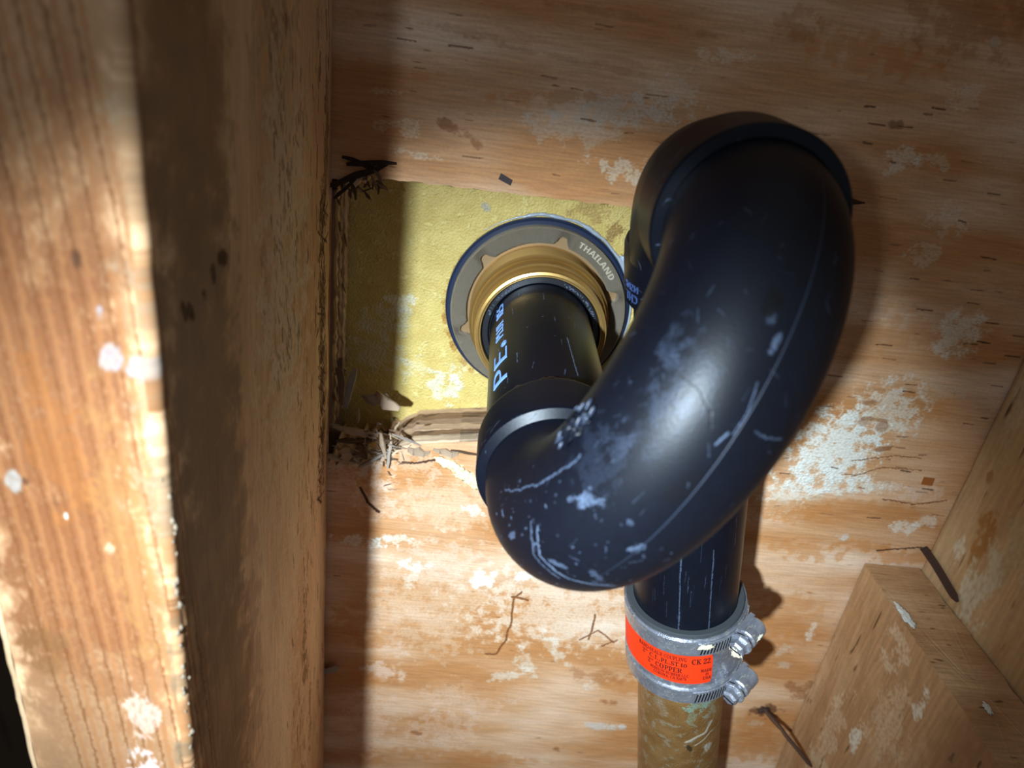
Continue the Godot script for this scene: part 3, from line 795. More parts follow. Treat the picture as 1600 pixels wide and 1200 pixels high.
	jl.blot(0.132, 0.012, 0.004, 0.003, 0, Color(0.58, 0.57, 0.55), 0.8, 0.3, 1.0, 0.2)
	jl.blot(0.132, 0.016, 0.002, 0.0014, 0, burnt, 0.8, -0.4, 0.8)
	jl.blot(0.078, 0.0455, 0.003, 0.002, 0, Color(0.58, 0.55, 0.57), 0.8, 0.3, 1.0, 0.2)
	jl.blot(0.090, 0.048, 0.004, 0.0038, 0, Color(0.58, 0.55, 0.57), 0.8, 0.3, 1.0, 0.2)
	jl.blot(0.092, 0.0545, 0.005, 0.0040, 0, Color(0.58, 0.55, 0.57), 0.8, 0.3, 1.0, 0.2)
	jl.blot(0.142, 0.027, 0.0015, 0.001, 0, Color(0.74, 0.74, 0.72), 0.8, 0.3, 0.7)
	jl.blot(0.154, 0.039, 0.003, 0.002, 0, Color(0.74, 0.66, 0.56), 0.6, 0.2, 0.9)
	jl.blot(0.222, 0.043, 0.014, 0.007, 0, Color(0.74, 0.64, 0.58), 0.7, 0.2, 1.2, 0.3)
	jl.blot(0.250, 0.040, 0.012, 0.009, 0, Color(0.78, 0.74, 0.76), 0.8, 0.3, 1.2, 0.3)
	jl.blot(0.195, 0.012, 0.010, 0.010, 0, Color(0.42, 0.28, 0.15), 0.5, 0.0, 1.1, 0.1)
	for k in 26:
		jl.blot(rng.randf_range(0.12, 0.30), bw - 0.0012 + rng.randf_range(-0.0015, 0.001), rng.randf_range(0.003, 0.010), rng.randf_range(0.0007, 0.0020), 0, Color(0.46, 0.38, 0.29), 0.5, 0.4, 0.9, 0.2)
	# the side: pale worn patch, painted lighter for bounce light off the plywood, rough band along the plywood, gouges and plaster spots
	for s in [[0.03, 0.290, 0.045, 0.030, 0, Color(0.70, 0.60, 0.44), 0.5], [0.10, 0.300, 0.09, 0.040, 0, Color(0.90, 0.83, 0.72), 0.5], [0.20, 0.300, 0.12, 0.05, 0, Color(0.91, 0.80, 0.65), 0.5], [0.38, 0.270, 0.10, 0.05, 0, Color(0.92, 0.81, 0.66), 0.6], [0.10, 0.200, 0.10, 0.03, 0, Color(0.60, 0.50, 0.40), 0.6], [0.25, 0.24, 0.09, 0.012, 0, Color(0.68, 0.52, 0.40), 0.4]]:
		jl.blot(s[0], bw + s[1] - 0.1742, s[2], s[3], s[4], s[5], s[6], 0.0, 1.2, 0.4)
	for s in [[0.075, 0.223, 0.005, 0.003], [0.079, 0.215, 0.004, 0.0024], [0.082, 0.205, 0.003, 0.002], [0.082, 0.190, 0.004, 0.002], [0.085, 0.196, 0.004, 0.0018]]:
		jl.blot(s[0], bw + s[1] - 0.1742, s[2], s[3], 30, burnt, 0.75, -1.2, 0.9)
	jl.blot(0.305, bw + 0.320 - 0.1742, 0.003, 0.0025, 0, Color(0.80, 0.76, 0.66), 0.9, 0.9, 0.8)
	for k in 240:
		var j := rng.randf_range(-0.05, 0.55)
		var u := 0.3872 - absf(rng.randfn(0.0, 0.030)) - 0.004
		if j > 0.28 and rng.randf() < 0.8: u = 0.330 + rng.randfn(0.0, 0.014)
		jl.line([Vector2(j, bw + u - 0.1742), Vector2(j + rng.randf_range(0.004, 0.016), bw + u - 0.1742 + rng.randf_range(-0.0012, 0.0012))], rng.randf_range(0.0003, 0.0009), burnt, rng.randf_range(0.10, 0.35), -2.0, 0.0006)
	for s in [[0.14, 0.372, 0.05, 0.007], [0.20, 0.376, 0.04, 0.006], [0.06, 0.378, 0.03, 0.005], [0.36, 0.33, 0.04, 0.004], [0.44, 0.345, 0.04, 0.004]]:
		jl.blot(s[0], bw + s[1] - 0.1742, s[2], s[3], 0, Color(0.50, 0.37, 0.22), 0.7, -0.3, 1.4, 0.7)
	for k in 160:
		var j := rng.randf_range(0.08, 0.27)
		jl.line([Vector2(j, bw + 0.372 - 0.1742 + rng.randfn(0, 0.005)), Vector2(j + rng.randf_range(0.005, 0.014), bw + 0.372 - 0.1742 + rng.randfn(0, 0.005))], 0.0007, burnt, rng.randf_range(0.3, 0.6), -2.0, 0.0004)
	for k in 240:
		var j := rng.randf_range(-0.04, 0.15); var y := bw + 0.300 - 0.1742 + rng.randfn(0, 0.016)
		jl.line([Vector2(j, y), Vector2(j + rng.randf_range(0.002, 0.007), y + rng.randf_range(0.0, 0.002))], 0.0009, Color(0.66, 0.56, 0.42) if k % 2 else Color(0.52, 0.41, 0.30), 0.22, 2.4 if k % 2 else -2.4, 0.0003)
	var left := thing("floor_joist", "wooden floor joist with bright orange lower edge and shaded side, left of the drain", "joist", "")
	var under_left := func(j: float) -> float: return 0.1757 - 0.030 * j
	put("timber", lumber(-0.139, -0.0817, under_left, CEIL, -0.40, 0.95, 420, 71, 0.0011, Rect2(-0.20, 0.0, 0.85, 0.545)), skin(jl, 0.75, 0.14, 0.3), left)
	# crumbs of plaster along its lower edge
	var crumbs := MB.new()
	for k in 50:
		var j := rng.randf_range(0.125, 0.32)
		var s := rng.randf_range(0.0003, 0.0008)
		var l := lump(W(-0.0820 + rng.randf_range(-0.0015, 0.0008), j, under_left.call(j) + rng.randf_range(-0.0002, 0.0025)), Vector3(s, 0, 0), Vector3(0, s, 0), Vector3(0, 0, s * 2.0), k, 0.5, 4)
		var b := crumbs.v.size()
		crumbs.v.append_array(l.v); crumbs.t.append_array(l.t)
		for i in l.idx: crumbs.idx.append(i + b)
	put("plaster_crumbs", crumbs.mesh(), mat(Color(0.50, 0.44, 0.36), 0.9), left).set_meta("kind", "stuff")

	# dark block added past the left joist to keep that bay dark
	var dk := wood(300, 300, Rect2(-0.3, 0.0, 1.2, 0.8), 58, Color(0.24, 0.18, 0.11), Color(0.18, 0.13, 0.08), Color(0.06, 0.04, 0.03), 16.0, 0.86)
	var far := thing("added_dark_block", "added dark block that keeps the bay past the joist dark, lower left corner", "timber")
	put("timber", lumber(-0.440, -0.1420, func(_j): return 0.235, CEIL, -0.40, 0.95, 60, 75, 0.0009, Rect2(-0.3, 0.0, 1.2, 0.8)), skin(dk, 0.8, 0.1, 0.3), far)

	# right joist and the short timber nailed to it
	var jr := wood(900, 620, Rect2(-0.20, 0.0, 0.85, 0.56), 51, Color(0.80, 0.68, 0.52), Color(0.66, 0.50, 0.33), Color(0.34, 0.24, 0.14), 22.0, 0.86)
	# the face toward the drain is the left one, last on the outline: its lower end comes last
	var rp := func(u: float) -> float: return 0.04 + 0.2172 + 0.04 + (CEIL - u)
	for s in [[0.150, 0.372, 0.04, 0.012, Color(0.80, 0.72, 0.58), 0.5], [0.245, 0.354, 0.020, 0.008, Color(0.62, 0.40, 0.18), 0.8], [0.262, 0.366, 0.012, 0.007, Color(0.86, 0.82, 0.74), 0.7], [0.275, 0.338, 0.030, 0.014, Color(0.80, 0.77, 0.68), 0.65], [0.235, 0.330, 0.030, 0.016, Color(0.76, 0.68, 0.54), 0.5], [0.21, 0.372, 0.006, 0.003, rust, 0.5], [0.19, 0.364, 0.030, 0.010, Color(0.70, 0.58, 0.40), 0.4]]:
		jr.blot(s[0], rp.call(s[1]), s[2], s[3], 0, s[4], s[5], 0.2, 1.2, 0.4)
	var m_right := skin(jr, 0.72, 0.14, 0.3)
	var right := thing("floor_joist", "wooden floor joist with a dim blotched tan face, behind the short nailed timber", "joist")
	put("timber", lumber(0.3285, 0.3685, func(_j): return 0.170, CEIL, -0.40, 0.95, 260, 72, 0.0009, Rect2(-0.20, 0.0, 0.85, 0.56)), m_right, right)
	var bl := wood(760, 700, Rect2(0.25, 0.0, 0.45, 0.56), 54, Color(0.80, 0.66, 0.50), Color(0.67, 0.50, 0.34), Color(0.36, 0.25, 0.15), 20.0, 0.85)
	var bp := func(u: float) -> float: return 0.0405 + 0.2172 + 0.0405 + (CEIL - u)
	for s in [[0.315, 0.330, 0.02, 0.012, Color(0.84, 0.75, 0.64), 0.5], [0.40, 0.328, 0.012, 0.006, chalk, 0.6], [0.33, 0.295, 0.016, 0.005, chalk, 0.55], [0.36, 0.31, 0.03, 0.02, Color(0.80, 0.68, 0.55), 0.5], [0.43, 0.35, 0.05, 0.012, Color(0.84, 0.74, 0.62), 0.5], [0.34, 0.26, 0.05, 0.02, Color(0.62, 0.46, 0.32), 0.5]]:
		bl.blot(s[0], bp.call(s[1]), s[2], s[3], 0, s[4], s[5], 0.25, 1.2, 0.4)
	var m_block := skin(bl, 0.72, 0.16, 0.3)
	var block := thing("timber_block", "short wooden timber nailed flat against the right joist, its sawn end facing the drain", "timber")
	put("timber", lumber(0.2865, 0.3270, func(_j): return 0.170, CEIL - 0.0014, 0.2985, 0.95, 240, 73, 0.0012, Rect2(0.25, 0.0, 0.45, 0.56), 0.0015), m_block, block)
	for s in [[W(0.2905, 0.2978, 0.3350), 0.0030, 0.0075, 4], [W(0.2900, 0.2978, 0.3420), 0.0020, 0.0040, 5], [W(0.3020, 0.2978, 0.2690), 0.0016, 0.0034, 6]]:
		put("plaster_smear", lump(s[0], Vector3(s[1], 0, 0), Vector3(0, s[2], 0), Vector3(0, 0, 0.0006), s[3], 0.6, 14).mesh(), mat(Color(0.84, 0.83, 0.78), 0.9), block)

func abs_paint(w: int, h: int, rect: Rect2, sd: int) -> Paint:
	var p := Paint.new()
	p.w = w; p.h = h; p.x0 = rect.position.x; p.y0 = rect.position.y; p.sx = rect.size.x; p.sy = rect.size.y
	p.edge = noise(w, h, 1.0, 1.0, 0.03, sd, 4)
	p.fine = noise(w, h, 1.0, 1.0, 0.16, sd + 1, 3)
	var col := PackedByteArray(); col.resize(w * h * 3)
	var hg := PackedByteArray(); hg.resize(w * h)
	for i in w * h:
		var f: float = 0.85 + p.edge[i] * 0.0008 + p.fine[i] * 0.0004
		col[i * 3] = int(11 * f); col[i * 3 + 1] = int(14 * f); col[i * 3 + 2] = int(23 * f)
		hg[i] = clampi(120 + (p.fine[i] - 128) / 10, 0, 255)
	p.col = col; p.hgt = hg
	return p

var m_abs: StandardMaterial3D
var m_gold: StandardMaterial3D
var m_ink: StandardMaterial3D
const scuff := Color(0.37, 0.42, 0.50)

func make_materials() -> void:
	var rng := RandomNumberGenerator.new()
	rng.seed = 77
	var p := abs_paint(512, 512, Rect2(0, 0, 1, 1), 81)
	for k in 70:
		var a := Vector2(rng.randf(), rng.randf()); var q := rng.randf_range(0, TAU)
		p.line([a, a + Vector2(cos(q), sin(q)) * rng.randf_range(0.01, 0.04)], 0.002, scuff, rng.randf_range(0.2, 0.7), 0.5, 0.004)
	for k in 40:
		p.blot(rng.randf(), rng.randf(), rng.randf_range(0.003, 0.008), rng.randf_range(0.003, 0.008), 0, scuff, 0.4, 0.3, 1.2, 0.5)
	m_abs = skin(p, 0.40, 0.02, 0.34)
	m_gold = mat(Color(0.79, 0.63, 0.37), 0.32, 0.8, 0.5)
	m_ink = mat(Color(0.50, 0.66, 0.92), 0.6)

func build_drain() -> void:
	make_materials()
	var t := thing("shower_drain", "brass shower drain body with notched grey lock nut set in the yellow pan", "drain")
	var c := Cyl.new(W(0.0400, 0.1560, 0.0), Vector3.UP, D(0, -1, 0), D(1, 0, 0))     # angles count from the side toward the lens
	# rubber gasket pressed against the pan
	put("gasket", lathe(c, [Vector2(0.040, PAN), Vector2(0.0578, PAN), Vector2(0.0583, PAN - 0.0015), Vector2(0.0581, PAN - 0.0035), Vector2(0.0568, PAN - 0.0045), Vector2(0.040, PAN - 0.0045)], -180, 180, 128).mesh(), mat(Color(0.10, 0.14, 0.23), 0.38, 0.0, 0.45), t)
	# clear sealant squeezed out round it
	var rng := RandomNumberGenerator.new()
	rng.seed = 9
	var nz := FastNoiseLite.new(); nz.seed = 8; nz.frequency = 0.03; nz.fractal_octaves = 3
	var ring := PackedVector3Array()
	for k in 161:
		var f := -40.0 + k * 160.0 / 160.0
		ring.append(c.at(PAN - 0.0006 , f, 0.0594 + 0.0008 * nz.get_noise_1d(f * 3.0)))
	var bead := sweep(ring, func(s: float, _q: float) -> float: return (0.0008 + 0.0012 * maxf(0.0, nz.get_noise_1d(s * 260.0) + 0.35)) * sin(PI * clampf(s, 0.02, 0.98)) + 0.0001, 10, Vector3.UP)
	put("sealant_bead", bead.mesh(), mat(Color(0.60, 0.63, 0.66), 0.25, 0.0, 0.6), t)
	put("sealant_smear", lump(c.at(PAN - 0.001, 62.0, 0.0605), c.tangent(62) * 0.014, Vector3.UP * 0.0016, c.radial(62) * 0.0036, 4, 0.3, 14).mesh(), mat(Color(0.62, 0.65, 0.70), 0.25, 0.0, 0.6), t)
	# cast lock nut: a back plate and a raised ring with six notches cut in its bore
	var cast := mottle(33, Color(0.63, 0.58, 0.50), Color(0.46, 0.42, 0.36), Color(0.78, 0.74, 0.66), 0.58, 0.45, 0.6, 0.0, 0.35, 256)
	var m_cast := skin(cast, 0.42, 0.12, 0.5)
	m_cast.metallic = 0.45; m_cast.uv1_scale = Vector3(14, 1.2, 1)
	var FACE := 0.4195
	put("nut_plate", lathe(c, [Vector2(0.0400, PAN - 0.0042), Vector2(0.0530, PAN - 0.0042), Vector2(0.0530, FACE + 0.0042), Vector2(0.0400, FACE + 0.0042)]).mesh(), mat(Color(0.55, 0.44, 0.30), 0.5, 0.4), t)
	var mb := MB.new()
	var rows := [[], [], [], [], []]
	var cv := PackedFloat32Array()
	var n := 720
	for k in n + 1:
		var f := k * 360.0 / n
		var best := 999.0
		for q in 6:
			# notches stand at 70, 10, -50 ... degrees from the lens side
			best = minf(best, absf(wrapf(f - (10.0 + q * 60.0), -180.0, 180.0)))
		var arc := best * PI / 180.0 * 0.0475
		var r := 0.0448
		if arc < 0.0031: r = 0.0472 + sqrt(maxf(0.0, 0.0031 * 0.0031 - arc * arc))
		elif arc < 0.0058: r = lerpf(0.0472, 0.0448, smoothstep(0.0029, 0.0058, arc))
		var fc := FACE + 0.0005 * nz.get_noise_1d(f * 2.0)
		rows[0].append(c.at(PAN - 0.0044, f, r)); rows[1].append(c.at(fc + 0.0006, f, r)); rows[2].append(c.at(fc, f, r + 0.0007))
		rows[3].append(c.at(fc, f, 0.0538)); rows[4].append(c.at(fc + 0.0012, f, 0.0546))
		cv.append(float(k) / n)
	var back := []
	for k in n + 1: back.append(c.at(PAN - 0.0044, k * 360.0 / n, 0.0546))
	mb.grid([rows[0], rows[1], rows[1], rows[2], rows[2], rows[3], rows[3], rows[4], rows[4], back, back, rows[0]], PackedFloat32Array([0, .3, .3, .33, .33, .8, .8, .86, .86, 1.2, 1.2, 1.6]), cv, true)
	var nut := put("lock_nut", mb.mesh(), m_cast, t)
	var a0 := 68.5
	put("raised_lettering", letters("THAILAND", 0.0305, 0.0037, func(x: float, y: float, z: float) -> Vector3:
		return c.at(FACE - z + 0.0001, 90.0 - (a0 - rad_to_deg(x / 0.0500)), 0.0485 + y), false, true, 0.0011), mat(Color(0.76, 0.71, 0.62), 0.4, 0.4), nut)
	# turned brass body: thread, shoulder, lip
	var prof := [Vector2(0.0345, 0.4290), Vector2(0.0425, 0.4290), Vector2(0.0425, 0.4215)]
	for k in 9:
		prof.append(Vector2(0.0424, 0.4200 - k * 0.0018)); prof.append(Vector2(0.0411, 0.4191 - k * 0.0018))
	for e in [Vector2(0.0402, 0.4030), Vector2(0.0398, 0.4010), Vector2(0.0398, 0.3950), Vector2(0.0388, 0.3940), Vector2(0.0386, 0.3925), Vector2(0.0386, 0.3870), Vector2(0.0378, 0.3848), Vector2(0.0364, 0.3844), Vector2(0.0358, 0.3846), Vector2(0.0355, 0.3852), Vector2(0.0350, 0.3852), Vector2(0.0346, 0.3858), Vector2(0.0345, 0.3870)]:
		prof.append(e)
	put("threaded_body", lathe(c, prof, -180, 180, 128).mesh(), m_gold, t)
	# black compression gasket inside the lip, with raised marks
	var seal := put("compression_gasket", lathe(c, [Vector2(0.0295, 0.4200), Vector2(0.0345, 0.4200), Vector2(0.0345, 0.3885), Vector2(0.0338, 0.3876), Vector2(0.0308, 0.3876), Vector2(0.0298, 0.3890), Vector2(0.0295, 0.3890)], -180, 180, 128).mesh(), mat(Color(0.06, 0.065, 0.085), 0.35, 0.0, 0.6), t)
	var marks := MB.new()
	for k in 130:
		if rng.randf() < 0.3: continue
		var f := -75.0 + k * 1.2
		if f > -30 and f < 15: continue
		marks.box(c.at(0.3875, f, 0.0322 + rng.randf_range(-0.0006, 0.0006)), c.tangent(f) * rng.randf_range(0.0001, 0.0003), Vector3.UP * 0.0003, c.radial(f) * rng.randf_range(0.0002, 0.0007))
	var mk := put("raised_marks", marks.mesh(false), mat(Color(0.30, 0.33, 0.40), 0.4), seal)
	mk.set_meta("kind", "stuff")

	# straight black pipe hanging out of the drain
	var A := W(0.0400, 0.1560, 0.3600)
	var dn := D(0.00356, 0.03788, -0.99928)
	var pc := Cyl.new(A, dn, D(0, -1, 0), D(1, 0, 0))
	var tp := abs_paint(640, 640, Rect2(0, -0.06, 0.185, 0.19), 83)
	for k in 60:
		var x := rng.randf_range(0.0, 0.185); var y := rng.randf_range(-0.05, 0.09)
		tp.line([Vector2(x, y), Vector2(x + rng.randf_range(-0.001, 0.001), y + rng.randf_range(0.001, 0.010))], 0.0003, scuff, rng.randf_range(0.15, 0.6), 0.4, 0.0003)
	for k in 50:
		tp.blot(rng.randf_range(0.0, 0.185), rng.randf_range(-0.04, 0.09), rng.randf_range(0.0003, 0.0008), rng.randf_range(0.0003, 0.0008), 0, scuff, 0.6, 0.2, 1.0)
	tp.line([Vector2(0.0985, 0.040), Vector2(0.1005, 0.078)], 0.0005, scuff, 0.6, 0.4, 0.0002)
	var tail := thing("drain_pipe", "short black plastic pipe with pale blue lettering dropping from the brass drain", "pipe")
	var tube := MB.new()
	var tr := []; var trv := PackedFloat32Array(); var tcv := PackedFloat32Array()
	for k in 97: tcv.append(k / 96.0)
	for q in [[0.0255, -0.058], [0.0292, -0.058], [0.0292, -0.058], [0.0292, 0.100], [0.0292, 0.100], [0.0255, 0.100], [0.0255, 0.100], [0.0255, -0.058]]:
		var row := []
		for k in 97: row.append(pc.at(q[1], -180.0 + k * 3.75, q[0]))
		tr.append(row); trv.append((q[1] + 0.06) / 0.19)
	tube.grid(tr, trv, tcv, true)
	put("pipe_wall", tube.mesh(), skin(tp, 0.30, 0.02, 0.22), tail)
	var on_tail := func(s0: float, f0: float, r: float) -> Callable:
		return func(x: float, y: float, z: float) -> Vector3: return pc.at(s0 - x, f0 - rad_to_deg(y / r), r + z)
	put("printed_lettering", letters("PE", 0.0320, 0.0099, on_tail.call(0.0685, -49.0, 0.0292), false, false, 0.0002), m_ink, tail)
	put("printed_mark", letters("®", 0.0050, 0.0040, on_tail.call(0.0335, -49.5, 0.0292), false, false, 0.0002), m_ink, tail)
	put("printed_lettering", letters("PLUI", 0.0195, 0.0063, on_tail.call(0.0200, -54.0, 0.0292), false, false, 0.0002), m_ink, tail)
	put("printed_lettering", letters("RES", 0.0145, 0.0063, on_tail.call(-0.0085, -54.0, 0.0292), false, false, 0.0002), m_ink, tail)

func build_trap() -> void:
	var A := W(0.0400, 0.1560, 0.3600)
	var dn := D(0.00356, 0.03788, -0.99928).normalized()
	var e := D(0.37945, -0.92460, -0.03370).normalized()
	var nn := D(0.92520, 0.37906, 0.01766).normalized()
	var c := A + dn * 0.1189 + e * 0.0609
	var C2 := c + e * 0.0609
	var path := PackedVector3Array()
	for k in 5: path.append(A + dn * lerpf(0.105, 0.1175, k / 4.0))
	for k in 91:
		var q := PI * k / 90.0
		path.append(c - e * 0.0609 * cos(q) + dn * 0.0506 * sin(q))
	for k in 4: path.append(C2 - dn * (0.005 + 0.005 * k))
	var rng := RandomNumberGenerator.new()
	rng.seed = 19
	# scuffs: x round the tube (0.75 is the outer ridge), y along it
	var circ := 0.179; var tot := 0.2095
	var p := abs_paint(1024, 1200, Rect2(0, 0, circ, tot), 85)
	var sc := func(y: float, x: float, ry: float, rx: float, turn: float, k: float, rag := 1.2) -> void:
		p.blot(x * circ, y * tot, rx, ry, turn, scuff, k, 0.4, rag, 0.5)
	sc.call(0.404, 0.637, 0.0022, 0.0062, 35, 0.75); sc.call(0.396, 0.622, 0.0018, 0.0022, 0, 0.6); sc.call(0.300, 0.690, 0.0010, 0.0030, 30, 0.7)
	sc.call(0.397, 0.745, 0.0016, 0.0024, 20, 0.8); sc.call(0.422, 0.705, 0.0008, 0.0014, 0, 0.6); sc.call(0.323, 0.755, 0.0012, 0.0050, -20, 0.55)
	sc.call(0.218, 0.572, 0.0010, 0.0022, 40, 0.8); sc.call(0.241, 0.612, 0.0040, 0.0010, 20, 0.7); sc.call(0.311, 0.785, 0.0010, 0.0060, 0, 0.5)
	sc.call(0.655, 0.714, 0.0022, 0.0018, 0, 0.55, 0.7); sc.call(0.636, 0.734, 0.0024, 0.0012, 0, 0.8, 0.6)
	sc.call(0.599, 0.600, 0.0060, 0.0040, 0, 0.25); sc.call(0.570, 0.640, 0.0100, 0.0090, 0, 0.22); sc.call(0.530, 0.640, 0.0100, 0.0070, 0, 0.16); sc.call(0.45, 0.60, 0.0090, 0.0100, 0, 0.18); sc.call(0.473, 0.606, 0.0050, 0.0040, 0, 0.15)
	p.blot(0.735 * circ, 0.486 * tot, 0.0040, 0.0065, -30, Color(0.05, 0.05, 0.07), 0.7, 0.0, 0.5)
	p.blot(0.706 * circ, 0.668 * tot, 0.0035, 0.0030, -30, Color(0.03, 0.03, 0.04), 0.8, -0.4, 0.7)
	p.line([Vector2(0.611 * circ, 0.311 * tot), Vector2(0.66 * circ, 0.282 * tot), Vector2(0.715 * circ, 0.285 * tot), Vector2(0.788 * circ, 0.311 * tot)], 0.0005, scuff, 0.5, 0.3, 0.0006)
	p.line([Vector2(0.600 * circ, 0.300 * tot), Vector2(0.66 * circ, 0.270 * tot), Vector2(0.720 * circ, 0.275 * tot)], 0.0004, scuff, 0.4, 0.3, 0.0006)
	p.line([Vector2(0.525 * circ, 0.218 * tot), Vector2(0.535 * circ, 0.287 * tot), Vector2(0.555 * circ, 0.372 * tot), Vector2(0.57 * circ, 0.430 * tot)], 0.0006, scuff, 0.22, 0.2, 0.0008)
	p.line([Vector2(0.736 * circ, 0.60 * tot), Vector2(0.745 * circ, 0.575 * tot), Vector2(0.745 * circ, 0.55 * tot)], 0.0003, scuff, 0.6, 0.2, 0.0002)
	p.line([Vector2(0.737 * circ, 0.549 * tot), Vector2(0.730 * circ, 0.535 * tot)], 0.0005, scuff, 0.6, 0.2, 0.0002)
	p.line([Vector2(0.775 * circ, 0.562 * tot), Vector2(0.80 * circ, 0.561 * tot), Vector2(0.84 * circ, 0.566 * tot)], 0.0003, scuff, 0.35, 0.2, 0.0004)
	p.line([Vector2(0.63 * circ, 0.575 * tot), Vector2(0.665 * circ, 0.572 * tot), Vector2(0.70 * circ, 0.558 * tot), Vector2(0.712 * circ, 0.545 * tot)], 0.0004, Color(0.04, 0.05, 0.07), 0.6, -0.3, 0.0003)
	for k in 90:
		var x := rng.randf_range(0.48, 0.86) * circ; var y := rng.randf_range(0.18, 0.75) * tot
		var q := rng.randf_range(0, TAU); var l := rng.randf_range(0.0006, 0.004)
		p.line([Vector2(x, y), Vector2(x + cos(q) * l, y + sin(q) * l)], rng.randf_range(0.0001, 0.0003), scuff, rng.randf_range(0.08, 0.3), 0.2, 0.0003)
	for k in 130:
		var y := rng.randf_range(0.18, 0.42)
		p.blot(rng.randf_range(0.50, 0.82) * circ, y * tot, rng.randf_range(0.0002, 0.0006), rng.randf_range(0.0002, 0.0007), 0, scuff, rng.randf_range(0.3, 0.8), 0.2, 1.2)
	var m_bend := skin(p, 0.43, 0.03, 0.42)
	var t := thing("trap_bend", "large scuffed black plastic U-bend of the trap hanging lowest of all", "pipe bend")
	put("bend", sweep(path, func(_s: float, _q: float) -> float: return 0.0285, 64, nn, 1.0 / 0.212).mesh(), m_bend, t)
	# mould seam along the outer ridge
	var seam := PackedVector3Array()
	for k in 61:
		var q := PI * lerpf(0.32, 0.93, k / 60.0)
		var mid := c - e * 0.0609 * cos(q) + dn * 0.0506 * sin(q)
		var tan := (e * 0.0609 * sin(q) + dn * 0.0506 * cos(q)).normalized()
		seam.append(mid + tan.cross(nn).normalized() * -0.0284 if tan.cross(nn).dot(mid - c) < 0 else mid + tan.cross(nn).normalized() * 0.0284)
	put("mould_seam", sweep(seam, func(s: float, _q: float) -> float: return 0.00028 * (0.4 + 0.6 * sin(PI * s)), 8, nn).mesh(), mat(Color(0.15, 0.18, 0.24), 0.45), t)
	# hub that takes the drain pipe, with a bevelled shoulder
	var pc := Cyl.new(A, dn, D(0, -1, 0), D(1, 0, 0))
	put("inlet_hub", lathe(pc, [Vector2(0.0284, 0.1205), Vector2(0.0286, 0.1166), Vector2(0.0322, 0.1147), Vector2(0.0327, 0.1136), Vector2(0.0326, 0.0920), Vector2(0.0320, 0.0898), Vector2(0.0308, 0.0890), Vector2(0.0293, 0.0894), Vector2(0.0270, 0.1000), Vector2(0.0270, 0.1205)], -180, 180, 128, func(f: float, s: float) -> float: return 0.0).mesh(), m_abs, t)
	# cement squeezed out of the joint
	var nz := FastNoiseLite.new(); nz.seed = 6; nz.frequency = 0.05; nz.fractal_octaves = 3
	var glue := PackedVector3Array()
	for k in 145: glue.append(pc.at(0.0872 + 0.003 * nz.get_noise_1d(k * 2.5), -180.0 + k * 2.5, 0.0292))
	put("solvent_cement", sweep(glue, func(s: float, _q: float) -> float: return 0.0012 + 0.0012 * maxf(0.0, nz.get_noise_1d(s * 400.0 + 40.0)), 10, dn).mesh(), mat(Color(0.035, 0.036, 0.045), 0.3, 0.0, 0.6), t)
	# melted sprue on the inner side, next to the hub
	var on_bend := func(q: float, turn: float, out: float) -> Array:
		var mid := c - e * 0.0609 * cos(q) + dn * 0.0506 * sin(q)
		var tan := (e * 0.0609 * sin(q) + dn * 0.0506 * cos(q)).normalized()
		var ax := (nn - tan * nn.dot(tan)).normalized()
		var r := ax * cos(turn * TAU) + tan.cross(ax) * sin(turn * TAU)
		return [mid + r * (0.0285 + out), tan, r]
	var at_sprue: Array = on_bend.call(1.44, 0.522, 0.0004)
	var across: Vector3 = at_sprue[1].cross(at_sprue[2])
	var sprue := put("sprue", lump(at_sprue[0], at_sprue[1] * 0.0074, at_sprue[2] * 0.0026, across * 0.0036, 12, 0.40, 22).mesh(), m_abs, t)
	for k in 15:
		var l: Array = on_bend.call(1.44 + rng.randf_range(-0.13, 0.15), 0.522 + rng.randf_range(-0.018, 0.020), 0.0014 + rng.randf_range(0.0, 0.0016))
		put("sprue_ridge", lump(l[0], (l[1] + across * rng.randf_range(-0.4, 0.4)) * rng.randf_range(0.0006, 0.0022), l[2] * 0.0006, across * rng.randf_range(0.0003, 0.0007), 30 + k, 0.3, 6).mesh(), mat(Color(0.19, 0.22, 0.28), 0.42), sprue)

	# elbow that turns the water level again
	var d := D(0.20865, 0.97592, 0.06367).normalized()
	var c2 := C2 + dn * 0.0069
	var K := c2 - dn * 0.0650
	var Re := 0.030
	var ep := PackedVector3Array()
	for k in 6: ep.append(c2 - dn * lerpf(0.0235, 0.0345, k / 5.0))
	var cen := K + dn * Re + d * Re
	for k in 33:
		var q := PI / 2 * k / 32.0
		ep.append(cen - d * Re * cos(q) - dn * Re * sin(q))
	ep.append(K + d * (Re + 0.0008))
	var el := thing("pipe_elbow", "black plastic elbow above the U-bend, close under the plywood", "pipe elbow")
	put("elbow_body", sweep(ep, func(s: float, _q: float) -> float: return 0.0294, 64, nn).mesh(), m_abs, el)
	var hc := Cyl.new(c2, -dn, D(0, -1, 0), D(1, 0, 0))
	put("inlet_hub", lathe(hc, [Vector2(0.0286, 0.0), Vector2(0.0322, 0.0), Vector2(0.0329, 0.0010), Vector2(0.0329, 0.0240), Vector2(0.0296, 0.0280), Vector2(0.0286, 0.0280)], -180, 180, 128).mesh(), m_abs, el)

